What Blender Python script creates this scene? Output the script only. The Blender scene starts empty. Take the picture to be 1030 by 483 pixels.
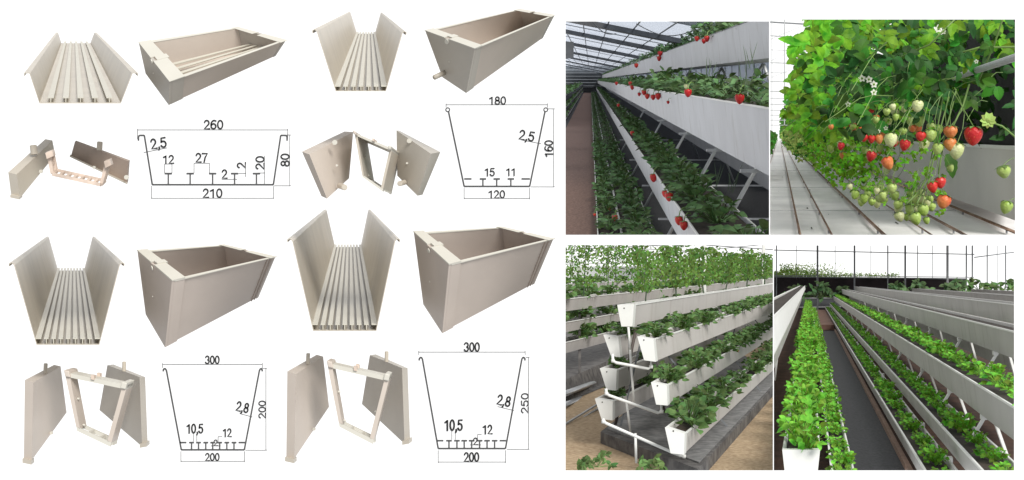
import bpy, bmesh, math, random
from mathutils import Vector, Matrix, noise
random.seed(7)
# ------------------------------------------------------------------ camera, light, exposure
FPX = 1200.0                      # focal length in photo pixels (photo is 1030 wide)
sc = bpy.context.scene
COL = sc.collection
cam_d = bpy.data.cameras.new('camera'); cam = bpy.data.objects.new('camera', cam_d); COL.objects.link(cam)
cam.rotation_euler = (math.pi/2, 0, 0)
cam_d.sensor_width = 36; cam_d.lens = 36*FPX/1030
cam_d.clip_start = 0.1; cam_d.clip_end = 25000
sc.camera = cam
wd = bpy.data.worlds.new('World'); sc.world = wd; wd.use_nodes = True
bgn = wd.node_tree.nodes['Background']
bgn.inputs[0].default_value = (0.93, 0.96, 1.0, 1); bgn.inputs[1].default_value = 0.62
sun_d = bpy.data.lights.new('soft_lamp', 'SUN'); sun = bpy.data.objects.new('soft_lamp', sun_d); COL.objects.link(sun)
sun_d.energy = 3.4; sun_d.angle = math.radians(24); sun_d.color = (1, 0.975, 0.94)
sun.rotation_euler = Vector((0.40, -0.76, 0.62)).to_track_quat('Z', 'Y').to_euler()
sc.view_settings.view_transform = 'Standard'; sc.view_settings.look = 'None'
sc.view_settings.exposure = 0.0; sc.view_settings.gamma = 1
sc.cycles.max_bounces = 8; sc.cycles.transparent_max_bounces = 24
sc.cycles.use_denoising = True

# ------------------------------------------------------------------ helpers
def P(px, py, d):
    return Vector(((px-515)*d/FPX, d, (241.5-py)*d/FPX))

def mat(name, col, rough=0.6, var=0.12, scale=6.0, metal=0.0, trans=0.0, col2=None, bump=0.0, detail=4, coat=0.0, perobj=0.0):
    m = bpy.data.materials.new(name); m.use_nodes = True
    nt = m.node_tree; N = nt.nodes; L = nt.links
    b = N['Principled BSDF']; b.inputs['Roughness'].default_value = rough + (0.15 if trans else 0); b.inputs['Specular IOR Level'].default_value = 0.25 if trans else 0.5; b.inputs['Metallic'].default_value = metal
    if coat: b.inputs['Coat Weight'].default_value = coat
    tc = N.new('ShaderNodeTexCoord'); nz = N.new('ShaderNodeTexNoise'); nz.inputs['Scale'].default_value = scale; nz.inputs['Detail'].default_value = detail
    L.new(tc.outputs['Object'], nz.inputs['Vector'])
    rp = N.new('ShaderNodeValToRGB')
    c2 = col2 if col2 else tuple(min(1, c*(1+var)) for c in col)
    c1 = col if col2 else tuple(c*(1-var) for c in col)
    rp.color_ramp.elements[0].position = 0.33; rp.color_ramp.elements[1].position = 0.67
    rp.color_ramp.elements[0].color = (*c1, 1); rp.color_ramp.elements[1].color = (*c2, 1)
    L.new(nz.outputs['Fac'], rp.inputs['Fac']); out = rp.outputs['Color']
    if perobj:
        geo = N.new('ShaderNodeNewGeometry'); hs = N.new('ShaderNodeHueSaturation'); mr = N.new('ShaderNodeMapRange')
        mr.inputs['To Min'].default_value = 1-perobj; mr.inputs['To Max'].default_value = 1+perobj
        L.new(geo.outputs['Random Per Island'], mr.inputs['Value']); L.new(mr.outputs['Result'], hs.inputs['Value'])
        mh = N.new('ShaderNodeMapRange'); mh.inputs['To Min'].default_value = 0.5-perobj*0.06; mh.inputs['To Max'].default_value = 0.5+perobj*0.05
        L.new(geo.outputs['Random Per Island'], mh.inputs['Value']); L.new(mh.outputs['Result'], hs.inputs['Hue'])
        L.new(out, hs.inputs['Color']); out = hs.outputs['Color']
    L.new(out, b.inputs['Base Color'])
    if bump:
        bp = N.new('ShaderNodeBump'); bp.inputs['Strength'].default_value = bump; bp.inputs['Distance'].default_value = 0.02
        L.new(nz.outputs['Fac'], bp.inputs['Height']); L.new(bp.outputs['Normal'], b.inputs['Normal'])
    if trans:
        tr = N.new('ShaderNodeBsdfTranslucent'); mx = N.new('ShaderNodeMixShader'); mx.inputs[0].default_value = trans
        g = N.new('ShaderNodeMix'); g.data_type = 'RGBA'; g.blend_type = 'MULTIPLY'; g.inputs[0].default_value = 1
        L.new(out, g.inputs[6]); g.inputs[7].default_value = (1.3, 1.4, 0.6, 1)
        L.new(g.outputs[2], tr.inputs['Color']); L.new(b.outputs[0], mx.inputs[1]); L.new(tr.outputs[0], mx.inputs[2])
        L.new(mx.outputs[0], N['Material Output'].inputs['Surface'])
    return m

def stained(name, col, streak, sx, amount=0.5):
    m = mat(name, col, 0.5, 0.06, sx*0.15, bump=0.05); nt = m.node_tree; N = nt.nodes; L = nt.links; b = N['Principled BSDF']
    src = b.inputs['Base Color'].links[0].from_socket; tc = N.new('ShaderNodeTexCoord'); mp = N.new('ShaderNodeMapping'); mp.inputs['Scale'].default_value = (sx, sx*.5, sx*.08)
    nz = N.new('ShaderNodeTexNoise'); nz.inputs['Scale'].default_value = 1; nz.inputs['Detail'].default_value = 5; cr = N.new('ShaderNodeValToRGB'); cr.color_ramp.elements[0].position = .56; cr.color_ramp.elements[1].position = .78
    mx = N.new('ShaderNodeMix'); mx.data_type = 'RGBA'; mu = N.new('ShaderNodeMath'); mu.operation = 'MULTIPLY'; mu.inputs[1].default_value = amount
    L.new(tc.outputs['Object'], mp.inputs['Vector']); L.new(mp.outputs[0], nz.inputs['Vector']); L.new(nz.outputs['Fac'], cr.inputs['Fac']); L.new(cr.outputs['Color'], mu.inputs[0]); L.new(mu.outputs[0], mx.inputs[0])
    L.new(src, mx.inputs[6]); mx.inputs[7].default_value = (*streak, 1); L.new(mx.outputs[2], b.inputs['Base Color']); return m

def glassy(name, col, amount):
    m = bpy.data.materials.new(name); m.use_nodes = True
    nt = m.node_tree; N = nt.nodes; L = nt.links
    b = N['Principled BSDF']; b.inputs['Base Color'].default_value = (*col, 1); b.inputs['Roughness'].default_value = 0.35
    t = N.new('ShaderNodeBsdfTransparent'); t.inputs[0].default_value = (*col, 1)
    mx = N.new('ShaderNodeMixShader'); mx.inputs[0].default_value = amount
    L.new(b.outputs[0], mx.inputs[1]); L.new(t.outputs[0], mx.inputs[2]); L.new(mx.outputs[0], N['Material Output'].inputs['Surface'])
    return m

class MB:
    def __init__(s): s.v = []; s.f = []
    def add(s, vs, fs):
        o = len(s.v); s.v += [Vector(v) for v in vs]; s.f += [tuple(i+o for i in f) for f in fs]
    def quad(s, a, b, c, d): s.add([a, b, c, d], [(0, 1, 2, 3)])
    def hexa(s, A, B):           # two matching quads
        s.add(list(A)+list(B), [(0, 1, 2, 3), (7, 6, 5, 4), (0, 4, 5, 1), (1, 5, 6, 2), (2, 6, 7, 3), (3, 7, 4, 0)])
    def prism(s, A, B, cap=True):   # two matching polygons
        n = len(A); fs = [(i, (i+1) % n, (i+1) % n+n, i+n) for i in range(n)]
        if cap: fs += [tuple(range(n)), tuple(range(2*n-1, n-1, -1))]
        s.add(list(A)+list(B), fs)
    def box(s, lo, hi):
        (a, b, c), (d, e, f) = lo, hi
        s.hexa([(a, b, c), (d, b, c), (d, b, f), (a, b, f)], [(a, e, c), (d, e, c), (d, e, f), (a, e, f)])
    def hexs(s, A, B, n=5):      # as hexa, with its large faces divided so that a warped face shades evenly
        A = [Vector(v) for v in A]; B = [Vector(v) for v in B]; big = max((A[0]-A[2]).length, (B[0]-B[2]).length)
        for q in ((A[0], A[1], A[2], A[3]), (B[3], B[2], B[1], B[0]), (A[0], B[0], B[1], A[1]), (A[1], B[1], B[2], A[2]), (A[2], B[2], B[3], A[3]), (A[3], B[3], B[0], A[0])):
            u = max((q[0]-q[1]).length, (q[2]-q[3]).length); v = max((q[1]-q[2]).length, (q[0]-q[3]).length)
            nu = n if u > big*.25 else 1; nv = n if v > big*.25 else 1; o = len(s.v)
            for i in range(nu+1):
                for j in range(nv+1): s.v.append(q[0].lerp(q[1], i/nu).lerp(q[3].lerp(q[2], i/nu), j/nv))
            for i in range(nu):
                for j in range(nv): s.f.append((o+i*(nv+1)+j, o+(i+1)*(nv+1)+j, o+(i+1)*(nv+1)+j+1, o+i*(nv+1)+j+1))
    def bar(s, a, b, w, h=None, up=Vector((0, 0, 1))):
        h = h or w; a = Vector(a); b = Vector(b); d = (b-a).normalized()
        x = d.cross(up); x = (x if x.length > 1e-4 else d.cross(Vector((0, 1, 0)))).normalized(); z = x.cross(d)
        o = [x*(-w/2)-z*(h/2), x*(w/2)-z*(h/2), x*(w/2)+z*(h/2), x*(-w/2)+z*(h/2)]
        s.hexa([a+q for q in o], [b+q for q in o])
    def tube(s, pts, r, n=8, r2=None):
        pts = [Vector(p) for p in pts]; rings = []
        for i, p in enumerate(pts):
            d = (pts[min(i+1, len(pts)-1)]-pts[max(i-1, 0)]).normalized()
            x = d.cross(Vector((0, 0, 1))); x = (x if x.length > 0.05 else d.cross(Vector((0, 1, 0)))).normalized(); z = x.cross(d)
            rr = r if r2 is None else r+(r2-r)*i/(len(pts)-1)
            rings.append([p+(x*math.cos(2*math.pi*j/n)+z*math.sin(2*math.pi*j/n))*rr for j in range(n)])
        vs = [v for ring in rings for v in ring]; fs = []
        for i in range(len(pts)-1):
            for j in range(n): fs.append((i*n+j, i*n+(j+1) % n, (i+1)*n+(j+1) % n, (i+1)*n+j))
        fs += [tuple(range(n-1, -1, -1)), tuple(range((len(pts)-1)*n, len(pts)*n))]
        s.add(vs, fs)
    def lathe(s, c, prof, n=12, axis=Vector((0, 0, 1)), squash=1.0):
        q = Vector((0, 0, 1)).rotation_difference(axis); vs = []; fs = []
        for (r, z) in prof:
            for j in range(n):
                a = 2*math.pi*j/n; vs.append(Vector(c)+q @ Vector((r*math.cos(a), squash*r*math.sin(a), z)))
        for i in range(len(prof)-1):
            for j in range(n): fs.append((i*n+j, i*n+(j+1) % n, (i+1)*n+(j+1) % n, (i+1)*n+j))
        s.add(vs, fs)
    def leaf(s, base, d, nrm, ln, wd, seg=3, serr=0.0, droop=0.25, fold=0.25):
        d = d.normalized(); x = d.cross(nrm)
        if x.length < 1e-3: x = d.cross(Vector((0.3, 1, 0.2)))
        x.normalize(); z = x.cross(d); vs = []; fs = []
        for i in range(seg+1):
            t = i/seg; w = wd*math.sin(math.pi*min(1, t*0.93+0.06))**0.75*(1-0.25*t)
            if i == seg: w = 0.02*wd
            if serr and i % 2: w *= 1-serr
            c = base+d*(ln*t)-z*(droop*ln*t*t)
            vs += [c-x*w+z*(fold*w), c, c+x*w+z*(fold*w)]
            if i:
                o = (i-1)*3; fs += [(o, o+1, o+4, o+3), (o+1, o+2, o+5, o+4)]
        s.add(vs, fs)

DIO_OF = {}
def obj(name, mb, m, parent=None, smooth=False, label=None, dio=None):
    me = bpy.data.meshes.new(name)
    off = Vector((0, 0, 0)); p = parent
    while p is not None: off += p.location; p = p.parent
    me.from_pydata([v-off for v in mb.v], [], mb.f); me.update()
    if smooth:
        for pl in me.polygons: pl.use_smooth = True
    me.materials.append(m)
    o = bpy.data.objects.new(name, me); COL.objects.link(o)
    if parent: o.parent = parent; dio = dio or DIO_OF.get(parent.name)
    if label: o['label'] = label
    if dio: DIO_OF[o.name] = dio
    return o
def tag(o, label, cat, group=None, kind=None):
    if label: o['label'] = label
    if cat: o['category'] = cat
    if group: o['group'] = group
    if kind: o['kind'] = kind
    return o
def thing(name, loc, label, cat, group=None, dio=None):
    o = bpy.data.objects.new(name, None); COL.objects.link(o); o.location = loc; o.empty_display_size = 0.1
    if dio: DIO_OF[o.name] = dio
    return tag(o, label, cat, group)
def struct(name, mb, m, dio=None):
    return tag(obj(name, mb, m, dio=dio), None, None, kind='structure')

# ------------------------------------------------------------------ materials
M = {}
M['page'] = mat('white_page', (0.9, 0.9, 0.9), 0.9, 0.005, 0.001)
M['cream'] = mat('cream_plastic', (0.56, 0.505, 0.42), 0.38, 0.07, 1.6, bump=0.03)
M['ivory'] = mat('ivory_plastic', (0.64, 0.615, 0.54), 0.4, 0.03, 3.0)
M['rib'] = mat('pale_rib_plastic', (0.60, 0.57, 0.48), 0.4, 0.03, 3.0)
M['taupe'] = mat('pinkish_plastic', (0.60, 0.525, 0.455), 0.4, 0.07, 1.6, bump=0.03)
M['greyp'] = mat('grey_beige_plastic', (0.49, 0.455, 0.40), 0.4, 0.07, 1.6, bump=0.03)
M['copper'] = mat('rosy_beige_plastic', (0.64, 0.52, 0.43), 0.4, 0.2, 9.0)
M['deep'] = mat('dull_taupe_plastic', (0.54, 0.47, 0.415), 0.4, 0.07, 1.6, bump=0.03)
M['brownp'] = mat('brown_plastic', (0.36, 0.28, 0.225), 0.5, 0.1, 5.0)
M['ink'] = mat('black_ink', (0.012, 0.012, 0.012), 0.9, 0.1, 0.1)
M['lineart'] = mat('grey_line', (0.14, 0.14, 0.14), 0.9, 0.1, 0.1)
M['profile'] = mat('profile_grey', (0.075, 0.075, 0.075), 0.9, 0.1, 0.1)

# ------------------------------------------------------------------ page
BD = 6000.0
b = MB(); b.box((-5200, BD, -3000), (5200, BD+20, 3000)); struct('backdrop', b, M['page'])

# ------------------------------------------------------------------ four drawings printed on the page
U = BD/FPX
def ink_bar(mb, x0, y0, x1, y1, w, lift=0.0):
    a = P(x0, y0, BD-1.5-lift); c = P(x1, y1, BD-1.5-lift); mb.bar(a, c, 1.2, w*U, up=Vector((0, 1, 0)).cross((c-a).normalized()))
def arc(cx, cy, rx, ry, a0, a1, n=9):
    return [(cx+rx*math.cos(math.radians(a0+(a1-a0)*i/n)), cy+ry*math.sin(math.radians(a0+(a1-a0)*i/n))) for i in range(n+1)]
GLY = {'0': [arc(.27, .5, .22, .45, 90, 450, 18)], '1': [[(.1, .74), (.24, .82), (.33, .95), (.33, .05)]],
       '2': [arc(.26, .68, .2, .27, 165, -30)+[(.05, .05), (.5, .05)]], '3': [arc(.25, .72, .2, .23, 160, -90)+arc(.25, .28, .22, .23, 90, -160)],
       '5': [[(.45, .94), (.12, .94), (.07, .5)]+arc(.25, .34, .23, .29, 130, -155)], '6': [arc(.27, .32, .21, .27, 0, 360, 14), arc(.33, .5, .28, .45, 60, 180, 8)+[(.06, .35)]],
       '7': [[(.05, .94), (.5, .94), (.3, .55), (.2, .05)]], '8': [arc(.27, .72, .18, .22, 90, 450, 14), arc(.27, .27, .22, .23, 90, 450, 14)],
       ',': [[(.12, .1), (.14, .02), (.07, -.12)]]}
ADV = {',': .28}
def text_obj(s, box, rot, parent, m):
    """box = centre x, centre y, width, height of the writing as it reads"""
    cx, cy, w, h = box; tot = sum(ADV.get(c, .6) for c in s)-.06; ca, sa = math.cos(rot), math.sin(rot)
    c0 = P(cx, cy, BD-4); sw = 0.15*h*U; x0 = 0
    for g in s:
        b = MB()
        for st in GLY[g]:
            pts = [((x+x0-tot/2)/tot*w*U, (y-.5)*h*U) for x, y in st]; n = len(pts); vs = []
            for i, p in enumerate(pts):
                a = Vector(pts[max(0, i-1)]); c = Vector(pts[min(n-1, i+1)])
                if n == 19 or n == 15:
                    if i in (0, n-1): a = Vector(pts[n-2]); c = Vector(pts[1])
                d = (c-a).normalized(); q = Vector((-d.y, d.x))*sw/2
                if i in (0, n-1) and n not in (19, 15):
                    p = Vector(p)+d*(sw*.5 if i else -sw*.5)
                for u in (Vector(p)+q, Vector(p)-q): vs.append(u)
            V = [c0+Vector((u.x*ca-u.y*sa, dy, u.x*sa+u.y*ca)) for dy in (0, 1.0) for u in vs]; k = len(vs)
            fs = []
            for i in range(n-1):
                fs += [(2*i, 2*i+1, 2*i+3, 2*i+2), (k+2*i+2, k+2*i+3, k+2*i+1, k+2*i), (2*i, 2*i+2, k+2*i+2, k+2*i), (2*i+1, k+2*i+1, k+2*i+3, 2*i+3)]
            fs += [(0, k, k+1, 1), (2*n-2, 2*n-1, k+2*n-1, k+2*n-2)]
            b.add(V, fs)
        o = obj('numeral' if g != ',' else 'comma', b, m, parent); x0 += ADV.get(g, .6)
R90 = math.pi/2
def drawing(label, base, prof, ledges, tees, ty, by, half, lines, texts, circles=()):
    t = thing('profile_drawing', P(base[0], base[1], BD), label, 'drawing', 'dimensioned trough profile drawings')
    b = MB()
    for a, c in zip(prof[:-1], prof[1:]): ink_bar(b, *a, *c, 1.5)
    for x0, x1 in ledges: ink_bar(b, x0, ty, x1, ty, 1.5)
    for (x, y, r) in circles:
        for k in range(10):
            a0, a1 = 2*math.pi*k/10, 2*math.pi*(k+1)/10
            ink_bar(b, x+r*math.cos(a0), y+r*math.sin(a0), x+r*math.cos(a1), y+r*math.sin(a1), 1.0)
    obj('profile_outline', b, M['profile'], t)
    for x in tees:
        b = MB(); ink_bar(b, x-half, ty, x+half, ty, 1.5, 1.0); ink_bar(b, x, ty+0.75, x, by-0.7, 1.3, 1.0); obj('rib_outline', b, M['profile'], t)
    b = MB()
    for k, l in enumerate(lines): ink_bar(b, *l, 0.55, -0.3)
    obj('dimension_line', b, M['lineart'], t)
    for s, box, rot in texts: text_obj(s, box, rot, t, M['ink'])
def bx(x0, y0, x1, y1): return ((x0+x1)/2, (y0+y1)/2, x1-x0, y1-y0)
drawing('thin line drawing of shallow wide trough profile with numbers 260, 210 and 80', (214, 200),
  [(139.3, 141.5), (139.3, 137.2), (140.5, 136.2), (145.2, 136.2), (153.2, 185.8), (275, 185.8), (282.4, 136.2), (287.6, 136.2), (288.8, 137.2), (288.8, 141.5)],
  [], [169.3, 191.3, 213.9, 236, 258], 174.6, 185.6, 3.7,
  [(138.3, 130.7, 289.4, 130.7), (138.3, 129.5, 138.3, 140), (289.4, 129.5, 289.4, 140), (291.5, 136, 291.5, 186.6), (276, 186.9, 292.5, 186.9), (288, 135.8, 292.5, 135.8),
   (152.4, 199.4, 275.3, 199.4), (152.4, 187, 152.4, 200), (275.3, 187, 275.3, 200), (165.6, 165, 165.6, 174), (173, 165, 173, 174), (165.6, 165, 173, 165),
   (195.2, 164.2, 195.2, 174), (210.7, 164.2, 210.7, 174), (195.2, 164.2, 210.7, 164.2), (223, 180.4, 238.7, 180.4), (247, 163, 247, 178), (240, 174.6, 247.4, 174.6),
   (266, 156.6, 266, 185), (259, 174, 266.5, 174), (144.5, 153.5, 168.3, 148.7)],
  [('260', bx(205, 120.7, 224.5, 130.0), 0), ('2,5', (159.4, 144, 16, 10.5), 0.14), ('12', bx(163.5, 156, 175, 164.6), 0), ('27', bx(196.7, 153.9, 209, 163.4), 0),
   ('2', bx(223, 170.5, 228.6, 179.6), 0), ('2', (242.8, 166.3, 6, 9), R90), ('20', (261.5, 163.8, 13.5, 9), R90), ('80', (286.7, 161, 13, 9), R90), ('210', bx(204, 189.7, 223.6, 198.9), 0)])
drawing('thin line drawing of narrow deep trough profile with rolled rims and number 180', (500, 200),
  [(451.2, 112.4), (466.9, 187.5), (532.8, 187.5), (548.2, 112.4)], [(467, 474.3), (524.6, 533)], [485.8, 499.7, 513.9], 180, 187.5, 3.2,
  [(448.7, 105.4, 550.7, 105.4), (448.7, 104, 448.7, 108), (550.7, 104, 550.7, 108), (557, 110, 557, 188), (551, 109.5, 558, 109.5), (534, 188, 558, 188),
   (466.9, 199.5, 532.8, 199.5), (466.9, 189, 466.9, 200.5), (532.8, 189, 532.8, 200.5), (525.8, 141, 544.5, 144.7)],
  [('180', bx(491.7, 97, 509, 105.2), 0), ('2,5', (530, 136.5, 15.5, 10), -0.17), ('160', (552, 149.7, 17, 8.6), R90), ('15', bx(487.3, 169, 497.7, 177.3), 0), ('11', bx(509, 169, 519, 177), 0), ('120', bx(491, 191.4, 508, 199.4), 0)],
  [(450.4, 110.4, 2), (549, 110.4, 2)])
drawing('thin line drawing of trough profile 300 wide marked 200 on its right side', (214, 465),
  [(164.2, 373.6), (164.4, 371.4), (166, 370.6), (167.4, 372.5), (182.4, 452.5), (245.8, 452.5), (261, 372.5), (262.3, 370.6), (263.6, 371.4), (263.9, 373.6)],
  [(181, 187.5), (240, 246.3)], [192.7, 199.7, 207, 214, 221, 228.2, 235.4], 445.2, 452.5, 2.4,
  [(163.5, 366.6, 263.9, 366.6), (163.5, 365.3, 163.5, 370), (263.9, 365.3, 263.9, 370), (267.5, 370.7, 267.5, 452.7), (264, 370.5, 268.5, 370.5), (247, 452.9, 268.5, 452.9),
   (182, 464, 246, 464), (182, 454, 182, 465), (246, 454, 246, 465), (194.5, 436, 194.5, 444), (198, 436, 198, 444), (219.4, 439.3, 223.6, 439.3), (219.4, 439.3, 219.4, 444), (212, 448.5, 222, 448.5), (241, 416, 254, 419.5)],
  [('300', bx(206.4, 357.8, 220.7, 366.2), 0), ('2,8', (244, 409.5, 12.6, 10), -0.2), ('200', (263.7, 412, 18, 7.4), R90), ('10,5', bx(187.5, 426.3, 204.3, 436), 0), ('12', bx(224, 431, 232.8, 439.6), 0), ('2', bx(214.9, 442.3, 218.9, 448.6), 0), ('200', bx(206.4, 455.8, 220.7, 463.7), 0)])
drawing('thin line drawing of deepest trough profile marked 250 on its right side', (475, 465),
  [(421.6, 362.6), (421.9, 360.4), (423.6, 359.3), (424.9, 361), (440.8, 451.2), (508.5, 451.2), (525, 361), (526.3, 359.3), (527.9, 360.4), (528.2, 362.6)],
  [(440, 446), (502.6, 509)], [451.7, 459.7, 467, 474.5, 482.5, 490, 497.6], 443.3, 451.2, 2.8,
  [(421.2, 354.2, 528.3, 354.2), (421.2, 353, 421.2, 357), (528.3, 353, 528.3, 357), (531.6, 359.8, 531.6, 452), (529, 359.5, 532.6, 359.5), (510, 452, 532.6, 452),
   (440.8, 464.8, 508.5, 464.8), (440.8, 453, 440.8, 466), (508.5, 453, 508.5, 466), (454.5, 433, 454.5, 442), (458, 433, 458, 442), (480.5, 437, 484.5, 437), (480.5, 437, 480.5, 442), (473, 447.5, 484, 447.5), (500.5, 409, 517, 413)],
  [('300', bx(466.8, 344.4, 482.5, 353.8), 0), ('2,8', (507, 403, 13.6, 10.5), -0.2), ('250', (528, 405.7, 20.5, 7.6), R90), ('10,5', bx(447, 422, 465.3, 433.4), 0), ('12', bx(485.4, 427.3, 495.2, 436.8), 0), ('2', bx(476, 440.3, 480.6, 447.6), 0), ('200', bx(466.8, 455, 481.9, 464.5), 0)])

# ------------------------------------------------------------------ open gutter channels
def channel(label, vp, d0, k, prof, tees, ty, by, half, ledges=()):
    vx, vy = vp; s = d0/FPX
    def W(p, kk): return P(vx+(p[0]-vx)/kk, vy+(p[1]-vy)/kk, d0*kk)
    t = thing('gutter_channel', W((sum(p[0] for p in prof)/len(prof), by), 1), label, 'gutter', 'cut lengths of moulded growing gutter')
    def strip(path, th):
        # thin walled strip following path, offset inwards
        n = len(path); off = []
        for i, p in enumerate(path):
            a = Vector(path[max(i-1, 0)]); c = Vector(path[min(i+1, n-1)]); d = (c-a).normalized(); off.append((p[0]+d.y*th, p[1]-d.x*th))
        return path+off[::-1]
    def extr(mb, poly, k0=1.0, k1=k):
        mb.prism([W(p, k0) for p in poly], [W(p, k1) for p in poly])
    b = MB(); path = prof; n = len(path); th = 0.85
    inner = []
    for i, p in enumerate(path):
        a = Vector(path[max(i-1, 0)]); c = Vector(path[min(i+1, n-1)]); d = (c-a).normalized(); inner.append((p[0]+d.y*th, p[1]-d.x*th))
    for i in range(n-1):
        q = [path[i], path[i+1], inner[i+1], inner[i]]
        A = [W(p, 1) for p in q]; B = [W(p, k) for p in q]
        b.add(A+B, [(0, 1, 2, 3), (7, 6, 5, 4), (0, 4, 5, 1), (2, 6, 7, 3)]+([(3, 7, 4, 0)] if i == 0 else [])+([(1, 5, 6, 2)] if i == n-2 else []))
    obj('channel_body', b, M['cream'], t)
    for x in tees:
        b = MB(); extr(b, [(x-half, ty), (x+half, ty), (x+half, ty+0.9), (x-half, ty+0.9)], 1.002); extr(b, [(x-0.45, ty+0.92), (x+0.45, ty+0.92), (x+0.45, by-0.9), (x-0.45, by-0.9)], 1.002)
        obj('rib', b, M['rib'], t)
    for x0, x1 in ledges:
        b = MB(); extr(b, [(x0, ty), (x1, ty), (x1, ty+0.9), (x0, ty+0.9)], 1.002); obj('ledge', b, M['rib'], t)
    return t
channel('short shallow cream gutter channel with five wide ribs, top left of all', (74, 10.2), 10, 2.8,
    [(24.8, 76.5), (24.8, 74), (29.6, 74), (39.6, 104.2), (121.6, 104.2), (133.4, 74), (138.2, 74), (138.2, 76.5)], [51, 66.2, 81, 95.6, 110.2], 98.2, 104.2, 3.1)
channel('narrow cream gutter channel with few ribs, beside the white planter with a spout', (371, 2), 10, 2.8,
    [(315.2, 33.5), (314.6, 31.2), (316.2, 30.0), (318.4, 31.5), (337.6, 92), (388.3, 92), (405, 33.5), (407, 32), (408.4, 33), (407.6, 35.3)],
    [347.5, 355.3, 363, 370.7, 378.4], 86.6, 92, 2.4, [(336.6, 342.5), (383.5, 389.5)])
channel('deep cream gutter channel, its end directly above the left exploded bracket set', (73.8, 219), 10, 2.4,
    [(9.6, 268), (9.4, 265.6), (12, 264.8), (14, 267), (36.6, 347), (100, 347), (120.6, 267), (122.6, 264.8), (124.6, 265.6), (124.2, 268)],
    [46.5, 53.8, 61.1, 68.4, 75.7, 83, 90.3], 340.5, 347, 2.3, [(35.5, 41.5), (95.4, 101.4)])
channel('deepest cream gutter channel with tall splayed sides, in the middle of the page', (352, 190.5), 10, 2.45,
    [(289.6, 243.6), (289.4, 241.4), (292, 240.6), (294, 243), (314.8, 333), (378.7, 333), (397.6, 243), (399.6, 240.6), (401.8, 241.4), (401.4, 243.6)],
    [324.8, 332.1, 339.4, 346.7, 354, 361.3, 368.6], 326.4, 333, 2.3, [(313.6, 319.6), (373.8, 380)])

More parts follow.
